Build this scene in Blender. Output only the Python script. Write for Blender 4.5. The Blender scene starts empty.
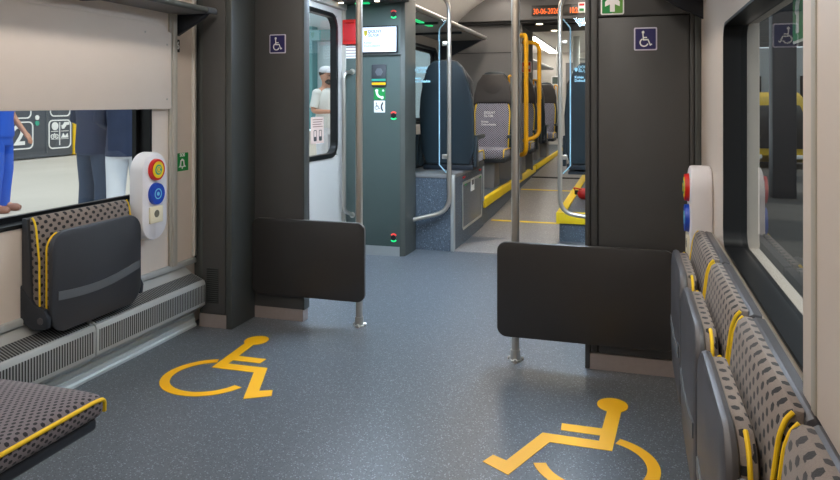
import bpy, bmesh, math, random
from mathutils import Vector, Matrix
random.seed(7)
S = bpy.context.scene
COL = S.collection
PI = math.pi

# ------------------------------------------------------------------ camera
cam_d = bpy.data.cameras.new('camera')
cam = bpy.data.objects.new('camera', cam_d)
COL.objects.link(cam)
cam.location = (0, 0, 1.25)
cam.rotation_euler = (PI/2, 0, math.atan(212/700))
cam_d.sensor_width = 36
cam_d.lens = 36*700/840
cam_d.shift_y = -137/840
cam_d.clip_start = 0.02
cam_d.clip_end = 300
S.camera = cam

# ------------------------------------------------------------------ world, sun, exposure
w = bpy.data.worlds.new('overcast'); S.world = w
w.use_nodes = True
bg = w.node_tree.nodes['Background']
bg.inputs['Color'].default_value = (0.83, 0.92, 1.0, 1)
bg.inputs['Strength'].default_value = 1.35
sun_d = bpy.data.lights.new('sun', 'SUN'); sun_d.energy = 1.7; sun_d.angle = 0.06; sun_d.color = (1, .95, .86)
sun = bpy.data.objects.new('sun', sun_d); COL.objects.link(sun)
sun.rotation_euler = (math.radians(8), math.radians(24), 0)      # high, from the right of the train
VS = S.view_settings
VS.view_transform = 'Standard'; VS.look = 'None'; VS.exposure = 0.0; VS.gamma = 1; VS.use_curve_mapping = False
NEAR_LAMP = 15; DOOR_FILL = 62.0; MID_LAMP = 17.0; FAR_LAMP = 12.0

# ------------------------------------------------------------------ materials
def lin(h):
    if isinstance(h, str):
        h = h.lstrip('#'); h = [int(h[i:i+2], 16) for i in (0, 2, 4)]
    r = []
    for v in h:
        v = v/255
        r.append(v/12.92 if v <= .04045 else ((v+.055)/1.055)**2.4)
    return tuple(r)+(1,)
class NT:
    def __init__(s, name):
        s.m = bpy.data.materials.new(name); s.m.use_nodes = True
        s.t = s.m.node_tree; s.b = s.t.nodes['Principled BSDF']; s.out = s.t.nodes['Material Output']
    def n(s, typ, **k):
        nd = s.t.nodes.new(typ)
        for a, v in k.items(): setattr(nd, a, v)
        return nd
    def l(s, a, b): s.t.links.new(a, b)
    def math(s, op, a, b=None, c=None):
        nd = s.n('ShaderNodeMath', operation=op)
        for i, v in enumerate((a, b, c)):
            if v is None: continue
            if hasattr(v, 'links'): s.l(v, nd.inputs[i])
            else: nd.inputs[i].default_value = v
        return nd.outputs[0]
    def mix(s, f, a, b):
        nd = s.n('ShaderNodeMix', data_type='RGBA')
        for i, v in ((0, f), (6, a), (7, b)):
            if hasattr(v, 'links'): s.l(v, nd.inputs[i])
            else: nd.inputs[i].default_value = v
        return nd.outputs[2]
def pbr(name, col, rough=.5, metal=0, var=.05, scale=14, bump=0, bscale=300, emit=None, es=0, spec=.5, coat=0):
    q = NT(name); c = lin(col); b = q.b
    tc = q.n('ShaderNodeTexCoord')
    nz = q.n('ShaderNodeTexNoise'); nz.inputs['Scale'].default_value = scale; nz.inputs['Detail'].default_value = 3
    q.l(tc.outputs['Object'], nz.inputs['Vector'])
    d = tuple(v*(1-var) for v in c[:3])+(1,); e = tuple(min(1, v*(1+var)) for v in c[:3])+(1,)
    q.l(q.mix(nz.outputs['Fac'], d, e), b.inputs['Base Color'])
    b.inputs['Roughness'].default_value = rough; b.inputs['Metallic'].default_value = metal
    b.inputs['Specular IOR Level'].default_value = spec
    b.inputs['Coat Weight'].default_value = coat
    if bump:
        n2 = q.n('ShaderNodeTexNoise'); n2.inputs['Scale'].default_value = bscale
        q.l(tc.outputs['Object'], n2.inputs['Vector'])
        bp = q.n('ShaderNodeBump'); bp.inputs['Strength'].default_value = bump; bp.inputs['Distance'].default_value = .002
        q.l(n2.outputs['Fac'], bp.inputs['Height']); q.l(bp.outputs['Normal'], b.inputs['Normal'])
    if emit:
        b.inputs['Emission Color'].default_value = lin(emit); b.inputs['Emission Strength'].default_value = es
    return q.m
def speckle(name, base, light, dark, rough=.38, amt=.16, scale=95):
    q = NT(name); tc = q.n('ShaderNodeTexCoord')
    def cells(sc, th):
        v = q.n('ShaderNodeTexVoronoi'); v.inputs['Scale'].default_value = sc
        q.l(tc.outputs['Object'], v.inputs['Vector'])
        sp = q.n('ShaderNodeSeparateColor'); q.l(v.outputs['Color'], sp.inputs[0])
        return q.math('MULTIPLY', q.math('LESS_THAN', sp.outputs[0], th), q.math('LESS_THAN', v.outputs['Distance'], .5))
    nz = q.n('ShaderNodeTexNoise'); nz.inputs['Scale'].default_value = 60; q.l(tc.outputs['Object'], nz.inputs['Vector'])
    b0 = lin(base); b1 = tuple(v*.8 for v in b0[:3])+(1,); b2 = tuple(v*1.2 for v in b0[:3])+(1,)
    c = q.mix(nz.outputs['Fac'], b1, b2)
    c = q.mix(cells(scale, amt), c, lin(light))
    c = q.mix(cells(scale*1.3, amt*1.2), c, lin(dark))
    q.l(c, q.b.inputs['Base Color']); q.b.inputs['Roughness'].default_value = rough
    bp = q.n('ShaderNodeBump'); bp.inputs['Strength'].default_value = .15; bp.inputs['Distance'].default_value = .002
    n3 = q.n('ShaderNodeTexNoise'); n3.inputs['Scale'].default_value = 180; q.l(tc.outputs['Object'], n3.inputs['Vector'])
    q.l(n3.outputs['Fac'], bp.inputs['Height']); q.l(bp.outputs['Normal'], q.b.inputs['Normal'])
    return q.m
def dotted(name, base, dot, pitch=.037, size=.3, squash=1.25, rough=.95, white=None):
    """staggered lattice of soft hexagonal dots woven into the cloth, from UVs in metres"""
    q = NT(name); uv = q.n('ShaderNodeUVMap'); sp = q.n('ShaderNodeSeparateXYZ'); q.l(uv.outputs[0], sp.inputs[0])
    u = q.math('DIVIDE', sp.outputs[0], pitch*squash); v = q.math('DIVIDE', sp.outputs[1], pitch)
    def lat(du, dv):
        a = q.math('SUBTRACT', q.math('FRACT', q.math('ADD', u, du)), .5)
        b = q.math('SUBTRACT', q.math('FRACT', q.math('ADD', v, dv)), .5)
        a = q.math('ABSOLUTE', a); b = q.math('ABSOLUTE', b)
        return q.math('MAXIMUM', q.math('MULTIPLY', b, 1.15), q.math('ADD', q.math('MULTIPLY', a, .95), q.math('MULTIPLY', b, .5)))
    d = q.math('MINIMUM', lat(0, 0), lat(.5, .5))
    f = q.math('LESS_THAN', d, size)
    nz = q.n('ShaderNodeTexNoise'); nz.inputs['Scale'].default_value = 400
    tc = q.n('ShaderNodeTexCoord'); q.l(tc.outputs['Object'], nz.inputs['Vector'])
    b0 = lin(base)
    cb = q.mix(nz.outputs['Fac'], tuple(x*.75 for x in b0[:3])+(1,), tuple(min(1, x*1.25) for x in b0[:3])+(1,))
    q.l(q.mix(f, cb, lin(dot)), q.b.inputs['Base Color']); q.b.inputs['Roughness'].default_value = rough
    q.b.inputs['Sheen Weight'].default_value = .15
    bp = q.n('ShaderNodeBump'); bp.inputs['Strength'].default_value = .4; bp.inputs['Distance'].default_value = .001
    q.l(nz.outputs['Fac'], bp.inputs['Height']); q.l(bp.outputs['Normal'], q.b.inputs['Normal'])
    return q.m
def slats(name, base, slot, pitch, duty, axis=0, metal=.6, rough=.4):
    q = NT(name); uv = q.n('ShaderNodeUVMap'); sp = q.n('ShaderNodeSeparateXYZ'); q.l(uv.outputs[0], sp.inputs[0])
    f = q.math('LESS_THAN', q.math('FRACT', q.math('DIVIDE', sp.outputs[axis], pitch)), duty)
    q.l(q.mix(f, lin(base), lin(slot)), q.b.inputs['Base Color'])
    q.b.inputs['Roughness'].default_value = rough
    q.l(q.math('MULTIPLY', q.math('SUBTRACT', 1, f), metal), q.b.inputs['Metallic'])
    return q.m
def glass(name, tint=(1, 1, 1), ior=1.45, extra=0.0, gain=1.0):
    q = NT(name); q.t.nodes.remove(q.b)
    tr = q.n('ShaderNodeBsdfTransparent'); tr.inputs[0].default_value = tint+(1,)
    gl = q.n('ShaderNodeBsdfGlossy'); gl.inputs['Roughness'].default_value = .01
    fr = q.n('ShaderNodeFresnel'); fr.inputs[0].default_value = ior
    mx = q.n('ShaderNodeMixShader')
    ge = q.n('ShaderNodeNewGeometry')
    front = q.math('SUBTRACT', 1, ge.outputs['Backfacing'])
    q.l(q.math('MINIMUM', q.math('MULTIPLY', q.math('ADD', q.math('MULTIPLY', fr.outputs[0], gain), extra), front), 1), mx.inputs[0]); q.l(tr.outputs[0], mx.inputs[1]); q.l(gl.outputs[0], mx.inputs[2])
    q.l(mx.outputs[0], q.out.inputs[0])
    return q.m
M = {}
M['floor'] = speckle('blue_speckled_vinyl', '#5d6268', '#8f969d', '#40454b', .33, .15, 190)
M['aisle'] = speckle('grey_speckled_vinyl', '#8a8683', '#b3aeaa', '#63605e', .42, .1)
M['plat'] = speckle('dark_blue_vinyl', '#505b66', '#7f8b97', '#363f48', .5, .14, 130)
M['beige'] = pbr('beige_wall_panel', '#dbcec2', .5, var=.02, bump=.04)
M['beige_dk'] = pbr('grey_beige_trim', '#b4b0a5', .45, var=.03)
M['ceil'] = pbr('white_ceiling_panel', '#d9d6d0', .6, var=.02)
M['dark'] = pbr('charcoal_panel', '#494949', .42, var=.05, bump=.05)
M['dark_green'] = pbr('dark_grey_green_panel', '#484c4b', .42, var=.05, bump=.04)
M['darker'] = pbr('black_gap_and_shade', '#151515', .6)
M['panel'] = pbr('black_brown_board', '#323131', .38, var=.06, bump=.06)
M['board_edge'] = pbr('board_edge', '#5d5c5a', .4)
M['column'] = pbr('grey_green_column', '#4c5955', .42, var=.03)
M['column_edge'] = pbr('column_corner_strip', '#565954', .38, metal=.1)
M['plinth'] = pbr('brushed_plinth', '#a79c98', .45, metal=.35, var=.08, scale=40)
M['alu'] = pbr('aluminium', '#c3c6c4', .38, metal=.7, var=.04)
M['skirt'] = pbr('pale_skirting', '#d3dad9', .4, metal=.2, var=.04)
M['alu_heater'] = pbr('heater_aluminium', '#b9bcbb', .42, metal=.35, var=.05)
M['steel'] = pbr('brushed_steel', '#cfc9bf', .28, metal=.95, var=.04)
M['grille'] = slats('front_grille', '#a9acab', '#17191b', .0142, .5, 0, .3)
M['grille_top'] = slats('top_grille', '#8c8f8f', '#141517', .0142, .58, 0, .3)
M['vent'] = slats('vent_slits', '#424646', '#0d0e0e', .0115, .5, 1, 0)
M['yellow'] = pbr('yellow_marking', '#f5b400', .5, var=.03)
M['yellow_edge'] = pbr('yellow_nosing', '#f2cf10', .5, var=.03)
M['yellow_rail'] = pbr('yellow_rail', '#f4b310', .3, var=.02)
M['piping'] = pbr('yellow_piping', '#f0c818', .6)
M['fabric'] = dotted('dotted_moquette', '#80756e', '#1b1b1f', .036, .215)
M['fabric_small'] = dotted('small_dotted_moquette', '#71696d', '#1d1d24', .0195, .225, 1.35)
M['fabric_light'] = dotted('fine_dotted_moquette', '#aaa7b4', '#30303e', .026, .27, 1.1)
M['shell'] = pbr('charcoal_plastic_shell', '#33353a', .42, var=.04, bump=.05)
M['shell_r'] = pbr('grey_plastic_shell', '#4b4a4e', .42, var=.04, bump=.05)
M['strip'] = pbr('grey_plastic_strip', '#5c6064', .5)
M['navy'] = pbr('navy_shell', '#29343a', .4, var=.05)
M['leather'] = pbr('dark_leather', '#3a3532', .5, var=.08, bump=.1)
M['frame_dk'] = pbr('dark_steel', '#2b3038', .45, metal=.2)
M['white_pl'] = pbr('white_plastic', '#e4e2e6', .35, var=.01)
M['cream'] = pbr('cream_plastic', '#e8dfc3', .4)
M['hole'] = pbr('socket_hole', '#6b6657', .6)
M['red'] = pbr('red_plastic', '#d0201a', .35)
M['yel_pl'] = pbr('yellow_plastic', '#f3d21c', .35)
M['teal'] = pbr('teal_centre', '#3aa68a', .4)
M['blue'] = pbr('blue_plastic', '#1747b8', .35)
M['cyan'] = pbr('pale_blue_marking', '#7fd0ea', .4)
M['gasket'] = pbr('black_rubber', '#0a0b0d', .38, spec=.35)
M['glass'] = glass('window_glass', (.94, .97, .97), 1.45)
M['glass_dark'] = glass('tinted_window_glass', (.9, .93, .93), 1.45, .01, 1.05)
M['glass_part'] = glass('partition_glass', (.95, .99, 1.0), 1.35)
M['glass_edge'] = pbr('polished_glass_edge', '#a9d5e6', .2)
M['etch'] = pbr('etched_lettering', '#a8dcec', .5)
M['white'] = pbr('white_print', '#f2f2f0', .5)
M['green_sign'] = pbr('green_sign', '#0f8a3e', .45)
M['lime_sign'] = pbr('light_green_sign', '#5d9a3a', .45)
M['red_sign'] = pbr('red_sign', '#c8262a', .45)
M['navy_sign'] = pbr('navy_sign', '#211c5c', .45)
M['sign_rim'] = pbr('pale_sign_rim', '#d4d0e0', .45)
M['black_pl'] = pbr('black_plastic', '#17181a', .35)
M['beige_sticker'] = pbr('pink_beige_sticker', '#d8bfb4', .5)
M['sticker_text'] = pbr('brown_print', '#8c6a60', .5)
M['screen'] = pbr('lit_screen', '#e8effa', .3, emit='#e6eefc', es=.25)
M['screen_blue'] = pbr('screen_lettering', '#3d4f8c', .5)
M['shield'] = pbr('screen_shield', '#c9b62a', .5)
M['led_orange'] = pbr('led_orange', '#ff7a3a', .5, emit='#ff6a2a', es=1.0)
M['led_green'] = pbr('led_green', '#2aff90', .5, emit='#22f08a', es=.7)
M['led_red'] = pbr('led_red', '#ff5a50', .5, emit='#ff3a34', es=.35)
M['lamp'] = pbr('near_lamp', '#ffffff', .5, emit='#fff5ea', es=NEAR_LAMP)
M['daylight_fill'] = pbr('door_fill', '#ffffff', .5, emit='#d2e8ff', es=DOOR_FILL)  # cool and strong: makes up the daylight from the doors
M['lamp_mid'] = pbr('middle_lamp', '#ffffff', .5, emit='#fff3e6', es=MID_LAMP)
M['lamp_far'] = pbr('far_lamp', '#ffffff', .5, emit='#fffaf2', es=FAR_LAMP)
M['spot'] = pbr('downlight', '#ffffff', .5, emit='#ffe6c4', es=9)
M['header'] = pbr('dark_header', '#3c3833', .4)
M['mid_grey'] = pbr('mid_grey_panel', '#7a7877', .45, var=.02)
M['door_in'] = pbr('door_leaf_white', '#cfcbc5', .4, var=.01)
M['platform_stone'] = pbr('platform_paving', '#bdb7ad', .7, var=.15, scale=.6)
M['asphalt'] = pbr('dark_paving', '#55524f', .8, var=.3, scale=2)
M['train_grey'] = pbr('dark_train_paint', '#4a505a', .3, var=.02)
M['train_yellow'] = pbr('yellow_train_paint', '#f0c400', .35)
M['train_white'] = pbr('white_train_paint', '#c9d2da', .4)
M['truss'] = pbr('dark_roof_steel', '#4c4a48', .6)
M['teal_steel'] = pbr('teal_steel', '#5f9a9c', .5)
M['timber'] = pbr('timber_roof', '#c9935a', .7, var=.2, scale=2)
M['hall'] = pbr('pale_hall_wall', '#cfe0e6', .6, var=.06, scale=.5)
M['skin'] = pbr('skin', '#c48f74', .5, var=.04)
M['cl_blue'] = pbr('blue_cloth', '#1f56c8', .85, var=.12, scale=9)
M['cl_navy'] = pbr('navy_cloth', '#2a3550', .9, var=.2, scale=8)
M['cl_dark'] = pbr('slate_cloth', '#3d4a60', .9, var=.2, scale=8)
M['cl_white'] = pbr('white_cloth', '#dfe2ea', .85, var=.08, scale=9)
M['cl_tee'] = pbr('pale_grey_cloth', '#dcdedc', .85, var=.05, scale=9)
M['hair'] = pbr('dark_hair', '#3a2a20', .7, var=.2, scale=60)
M['shoe'] = pbr('brown_shoe', '#8a5a48', .5)
M['ext_red'] = pbr('red_bottle', '#d02420', .35)

# ------------------------------------------------------------------ mesh helpers
def wl(o):
    v = Vector((0, 0, 0))
    while o: v += o.location; o = o.parent
    return v
class MB:
    def __init__(s): s.bm = bmesh.new(); s.mi = 0
    def _mark(s, faces):
        for f in faces: f.material_index = s.mi
    def box(s, x0, x1, y0, y1, z0, z1, bev=0, seg=2):
        x0, x1 = sorted((x0, x1)); y0, y1 = sorted((y0, y1)); z0, z1 = sorted((z0, z1))
        r = bmesh.ops.create_cube(s.bm, size=1)
        vs = r['verts']
        for v in vs:
            v.co = Vector(((x0+x1)/2+v.co.x*(x1-x0), (y0+y1)/2+v.co.y*(y1-y0), (z0+z1)/2+v.co.z*(z1-z0)))
        fs = {f for v in vs for f in v.link_faces}; s._mark(fs)
        if bev:
            es = {e for v in vs for e in v.link_edges}
            bmesh.ops.bevel(s.bm, geom=list(es), offset=min(bev, .49*min(x1-x0, y1-y0, z1-z0)), segments=seg, affect='EDGES', profile=.5)
        return s
    def prism(s, pts, axis, a, b, bev=0, seg=2):
        def P(u, v, t): return {'x': (t, u, v), 'y': (u, t, v), 'z': (u, v, t)}[axis]
        va = [s.bm.verts.new(P(u, v, a)) for u, v in pts]; vb = [s.bm.verts.new(P(u, v, b)) for u, v in pts]
        n = len(pts); fs = [s.bm.faces.new(va), s.bm.faces.new(list(reversed(vb)))]
        for i in range(n): fs.append(s.bm.faces.new((va[i], vb[i], vb[(i+1) % n], va[(i+1) % n])))
        s._mark(fs)
        bmesh.ops.recalc_face_normals(s.bm, faces=fs)
        if bev:
            es = set(fs[0].edges) | set(fs[1].edges)
            bmesh.ops.bevel(s.bm, geom=list(es), offset=bev, segments=seg, affect='EDGES', profile=.5)
        return s
    def rrect(s, axis, a, b, u0, u1, v0, v1, r, bev=0, n=6):
        return s.prism(rr(u0, u1, v0, v1, r, n), axis, a, b, bev)
    def frame(s, axis, a, b, u0, u1, v0, v1, r, wd, n=6):
        """rounded rectangular ring"""
        o = rr(u0-wd, u1+wd, v0-wd, v1+wd, r+wd, n); i = rr(u0, u1, v0, v1, r, n)
        def P(u, v, t): return {'x': (t, u, v), 'y': (u, t, v), 'z': (u, v, t)}[axis]
        rings = [[s.bm.verts.new(P(u, v, t)) for u, v in ps] for ps, t in ((o, a), (o, b), (i, b), (i, a))]
        k = len(o); fs = []
        for q in range(4):
            A, B = rings[q], rings[(q+1) % 4]
            for j in range(k): fs.append(s.bm.faces.new((A[j], A[(j+1) % k], B[(j+1) % k], B[j])))
        s._mark(fs); bmesh.ops.recalc_face_normals(s.bm, faces=fs)
        return s
    def tube(s, pts, r, n=12, closed=False):
        pts = [Vector(p) for p in pts]; rings = []; m = len(pts)
        rs = r if isinstance(r, (list, tuple)) else [r]*m
        up = None
        for i, p in enumerate(pts):
            if closed: d = (pts[(i+1) % m]-pts[i-1]).normalized()
            else: d = (pts[min(i+1, m-1)]-pts[max(i-1, 0)]).normalized()
            if up is None:
                up = Vector((0, 0, 1)) if abs(d.z) < .9 else Vector((1, 0, 0))
            a = d.cross(up).normalized(); b = a.cross(d).normalized(); up = b
            rings.append([s.bm.verts.new(p+a*math.cos(t*2*PI/n)*rs[i]+b*math.sin(t*2*PI/n)*rs[i]) for t in range(n)])
        fs = []
        for i in range(m if closed else m-1):
            A, B = rings[i], rings[(i+1) % m]
            for t in range(n): fs.append(s.bm.faces.new((A[t], A[(t+1) % n], B[(t+1) % n], B[t])))
        if not closed:
            fs.append(s.bm.faces.new(list(reversed(rings[0])))); fs.append(s.bm.faces.new(rings[-1]))
        s._mark(fs); bmesh.ops.recalc_face_normals(s.bm, faces=fs)
        return s
    def cyl(s, p0, p1, r, r1=None, n=24): return s.tube([p0, p1], [r, r if r1 is None else r1], n)
    def ell(s, c, rx, ry, rz, seg=16):
        r = bmesh.ops.create_uvsphere(s.bm, u_segments=seg, v_segments=seg//2+2, radius=1)
        for v in r['verts']: v.co = Vector((c[0]+v.co.x*rx, c[1]+v.co.y*ry, c[2]+v.co.z*rz))
        s._mark({f for v in r['verts'] for f in v.link_faces}); return s
    def warp(s, fn):
        for v in s.bm.verts: v.co = Vector(fn(v.co))
        return s
    def build(s, name, mat, parent=None, smooth=35, kind=None, label=None):
        bm = s.bm
        bm.normal_update()
        uvl = bm.loops.layers.uv.new('UVMap')
        for f in bm.faces:
            n = f.normal; k = max(range(3), key=lambda i: abs(n[i]))
            for L in f.loops:
                c = L.vert.co
                L[uvl].uv = ((c.y, c.z), (c.x, c.z), (c.y, c.x))[k]
        if parent is None:
            xs = [v.co for v in bm.verts]
            loc = Vector(((min(c.x for c in xs)+max(c.x for c in xs))/2, (min(c.y for c in xs)+max(c.y for c in xs))/2, min(c.z for c in xs)))
            off = loc
        else:
            loc = Vector((0, 0, 0)); off = wl(parent)
        for v in bm.verts: v.co -= off
        me = bpy.data.meshes.new(name); bm.to_mesh(me); bm.free()
        for m in (mat if isinstance(mat, (list, tuple)) else [mat]): me.materials.append(M[m] if isinstance(m, str) else m)
        if smooth:
            me.shade_smooth(); me.set_sharp_from_angle(angle=math.radians(smooth))
        o = bpy.data.objects.new(name, me); COL.objects.link(o); o.location = loc
        if parent: o.parent = parent
        if kind: o['kind'] = kind
        if label: o['label'] = label
        return o
def rr(u0, u1, v0, v1, r, n=6):
    r = min(r, (u1-u0)/2-1e-4, (v1-v0)/2-1e-4)
    out = []
    for cu, cv, a in ((u1-r, v1-r, 0), (u0+r, v1-r, 90), (u0+r, v0+r, 180), (u1-r, v0+r, 270)):
        for i in range(n+1):
            t = math.radians(a+90*i/n); out.append((cu+r*math.cos(t), cv+r*math.sin(t)))
    return out
def fillet(pts, r, n=6):
    pts = [Vector(p) for p in pts]; out = [pts[0]]
    for i in range(1, len(pts)-1):
        p = pts[i]; a = (pts[i-1]-p); b = (pts[i+1]-p); k = min(r, a.length*.49, b.length*.49)
        p0 = p+a.normalized()*k; p1 = p+b.normalized()*k
        for j in range(n+1):
            t = j/n; out.append(p0*(1-t)**2+p*2*t*(1-t)+p1*t*t)
    return out+[pts[-1]]
def circ(cu, cv, r, n=24, a0=0, a1=360):
    full = a1-a0 == 360
    return [(cu+r*math.cos(math.radians(a0+(a1-a0)*i/(n if full else n-1))), cv+r*math.sin(math.radians(a0+(a1-a0)*i/(n if full else n-1)))) for i in range(n)]
def arcband(cu, cv, ri, ro, a0, a1, n=28):
    return circ(cu, cv, ro, n, a0, a1)+circ(cu, cv, ri, n, a1, a0)
def thing(name, label, cat, loc=(0, 0, 0), group=None, rot=None):
    o = bpy.data.objects.new(name, None); COL.objects.link(o); o.empty_display_size = .1
    o.location = loc; tag(o, label, cat, group); return o
def tag(o, label, cat, group=None):
    o['label'] = label; o['category'] = cat
    if group: o['group'] = group
    return o
def struct(name, loc=(0, 0, 0)):
    o = bpy.data.objects.new(name, None); COL.objects.link(o); o.location = loc; o['kind'] = 'structure'; return o
def dup(o, parent=None):
    c = o.copy(); COL.objects.link(c)
    if parent: c.parent = parent
    for ch in list(o.children): dup(ch, c)
    return c
def dup_to(root, loc, rotz, label):
    c = dup(root); c.location = loc; c.rotation_euler = (0, 0, rotz); c['label'] = label; return c
def text(body, size, mat, at, face, parent, name='lettering', bold=0, align='CENTER', depth=.0015, sx=1, font_shear=0):
    """raised lettering; face = direction it looks to: '-y', '+x' or '-x'"""
    cu = bpy.data.curves.new('t', 'FONT'); cu.body = body; cu.size = size; cu.align_x = align; cu.align_y = 'CENTER'
    cu.extrude = depth/2; cu.offset = bold; cu.resolution_u = 3; cu.shear = font_shear
    to = bpy.data.objects.new('t', cu); COL.objects.link(to)
    bpy.context.view_layer.update()
    me = bpy.data.meshes.new_from_object(to.evaluated_get(bpy.context.evaluated_depsgraph_get()))
    bpy.data.objects.remove(to); bpy.data.curves.remove(cu)
    R = {'-y': Matrix.Rotation(PI/2, 4, 'X'), '+x': Matrix.Rotation(PI/2, 4, 'Z') @ Matrix.Rotation(PI/2, 4, 'X'),
         '-x': Matrix.Rotation(-PI/2, 4, 'Z') @ Matrix.Rotation(PI/2, 4, 'X')}[face]
    me.transform(Matrix.Translation(Vector(at)-wl(parent)) @ R @ Matrix.Diagonal((sx, 1, 1, 1)))
    me.name = name; me.materials.clear(); me.materials.append(M[mat])
    o = bpy.data.objects.new(name, me); COL.objects.link(o); o.parent = parent
    return o

# ISA wheelchair pictogram, person facing -u; units: metres on the floor
ISA_BODY = [(-.097, 2.935), (-.110, 2.773), (-.262, 2.773), (-.260, 2.715), (-.114, 2.712), (-.117, 2.668), (-.324, 2.673), (-.420, 2.428),
            (-.472, 2.453), (-.498, 2.397), (-.398, 2.335), (-.290, 2.606), (-.068, 2.603), (-.042, 2.94)]
ISA_C = (-.122, 2.505)
def isa(mb, axis, a, b, mp, wheel=(.172, .216)):
    mb.prism([mp(*p) for p in ISA_BODY], axis, a, b)
    mb.prism([mp(ISA_C[0]+p[0], ISA_C[1]+p[1]) for p in arcband(0, 0, wheel[0], wheel[1], 68, -162, 40)], axis, a, b)
    mb.prism([mp(-.077+.062*math.cos(t*PI/16), 3.0+.07*math.sin(t*PI/16)) for t in range(32)], axis, a, b)

# ================================================================== SETTING
XL, XR = -2.40, 0.30
def pieces(mb, X0, X1, y0, y1, z0, z1, ops):
    """wall slab with rectangular openings (ya,yb,za,zb), sorted along y"""
    y = y0
    for ya, yb, za, zb in ops:
        if ya > y: mb.box(X0, X1, y, ya, z0, z1)
        mb.box(X0, X1, ya, yb, z0, za); mb.box(X0, X1, ya, yb, zb, z1); y = yb
    if y < y1: mb.box(X0, X1, y, y1, z0, z1)
W1 = (1.0, 3.09, .735, 1.55)                       # left wheelchair-bay window
W2 = (6.0, 7.1, 1.0, 1.95); W3 = (7.5, 8.7, 1.0, 1.95)
DL = (4.05, 5.39, -.0, 2.02)
mb = MB(); pieces(mb, -2.50, XL, -1.5, 17, -.1, 2.7, [W1, (3.7, 5.64, -.05, 2.03), W2, W3, (9.3, 10.6, 1.0, 1.95), (11.2, 12.5, 1.0, 1.95)])
mb.build('wall_left', 'beige', kind='structure')
WR = (.2, 2.58, .76, 1.52)
mb = MB(); pieces(mb, XR, XR+.11, -1.5, 17, -.1, 2.7, [WR, (3.7, 5.40, -.05, 2.03), (6.0, 7.1, 1.0, 1.95), (7.5, 8.7, 1.0, 1.95), (9.3, 10.6, 1.0, 1.95), (11.2, 12.5, 1.0, 1.95)])
mb.build('wall_right', 'beige', kind='structure')
MB().box(-2.5, XR+.1, -1.6, -1.5, -.1, 2.7).build('wall_back', 'beige', kind='structure')
MB().box(-2.5, XR+.1, -1.5, 6.5, -.1, 0).build('floor', 'floor', kind='structure')
# aisle: ramp with its own grey vinyl, level again further on
mb = MB(); mb.prism([(6.42, -.1), (6.42, .001), (7.6, .02), (9.6, .10), (10.6, .13), (10.6, .135), (17, .26), (17, -.1)], 'x', -1.45, -.63)
mb.build('floor_aisle', 'aisle', kind='structure')
mb = MB(); mb.box(-2.4, -1.452, 6.97, 17, -.1, .262); mb.build('floor_step_left', 'plat', kind='structure')
mb = MB(); mb.box(-.628, XR, 6.42, 17, -.1, .252); mb.build('floor_step_right', 'plat', kind='structure')
# aisle blue transition wedge
mb = MB(); mb.prism([(-1.44, 5.73), (-.635, 5.73), (-.635, 6.42), (-1.10, 6.42), (-1.44, 6.05)], 'z', .0005, .002)
mb.build('trim_1', 'aisle', kind='structure')
mb = MB(); mb.box(-1.475, -1.425, 6.98, 10.9, .185, .275, .004); mb.build('trim_2', 'yellow_edge', kind='structure')
mb = MB(); mb.box(-1.475, -1.425, 11.05, 15.5, .205, .275, .004); mb.build('trim_3', 'yellow_edge', kind='structure')
mb = MB(); mb.box(-.655, -.575, 6.42, 12, .17, .262, .004); mb.box(-.655, .28, 6.395, 6.47, .165, .264, .004); mb.build('trim_4', 'yellow_edge', kind='structure')
def ramp_z(y):
    P = [(6.42, .001), (7.6, .02), (9.6, .10), (10.6, .13)]
    for (a, za), (b, zb) in zip(P, P[1:]):
        if a <= y <= b: return za+(zb-za)*(y-a)/(b-a)
for k, y in ((5, 7.25), (6, 9.35)):
    mb = MB(); z = ramp_z(y); z2 = ramp_z(y+.07)
    mb.prism([(y, z-.002), (y, z+.002), (y+.07, z2+.002), (y+.07, z2-.002)], 'x', -1.42, -.66)
    mb.build('trim_%d' % k, 'yellow_edge', kind='structure')
MB().box(-1.44, -.64, 10.55, 10.66, .12, .139).build('trim_7', 'darker', kind='structure')
# ceilings
mb = MB(); mb.box(-2.5, .4, -1.6, 3.66, 2.25, 2.7); mb.box(-2.5, .4, 5.5, 9.0, 2.62, 2.75); mb.box(-2.5, .4, 9.0, 17, 2.45, 2.7)
mb.build('ceiling', 'ceil', kind='structure')
mb = MB(); mb.box(-2.5, .4, 3.66, 5.5, 2.12, 2.7); mb.build('ceiling_vestibule', 'mid_grey', kind='structure')
# coves in the middle saloon
mb = MB()
mb.prism([(-2.4, 2.1), (-2.4, 2.62), (-1.75, 2.62), (-2.0, 2.45)], 'y', 5.5, 9.0)
mb.prism([(.3, 2.1), (.3, 2.62), (-.35, 2.62), (-.1, 2.45)], 'y', 5.5, 9.0)
mb.build('ceiling_cove', 'ceil', kind='structure')

# ---- left pillar and partition beside the door
p = struct('wall_pillar_left', (-2.23, 3.5, 0))
mb = MB(); mb.box(-2.40, -2.30, 3.465, 3.64, .073, 2.25); mb.box(-2.32, -2.125, 3.40, 3.64, .073, 2.25); mb.build('body', 'dark_green', p)
MB().box(-2.295, -2.152, 3.392, 3.402, .078, 2.25, .002).build('face_panel', 'dark', p)
MB().box(-2.268, -2.196, 3.388, 3.393, .14, .333).build('vent', 'vent', p)
MB().box(-2.32, -2.145, 3.396, 3.62, .0, .073).build('plinth', 'plinth', p)
MB().box(-2.146, -2.111, 3.390, 3.64, 0, 2.25, .003).build('corner_post', 'dark_green', p)
p = struct('wall_partition_left', (-1.95, 3.66, 0))
mb = MB(); mb.box(-2.125, -1.80, 3.64, 3.70, .065, 2.25, .004); mb.build('board', 'dark', p)
MB().box(-2.111, -1.80, 3.636, 3.70, 0, .065).build('plinth', 'plinth', p)
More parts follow.
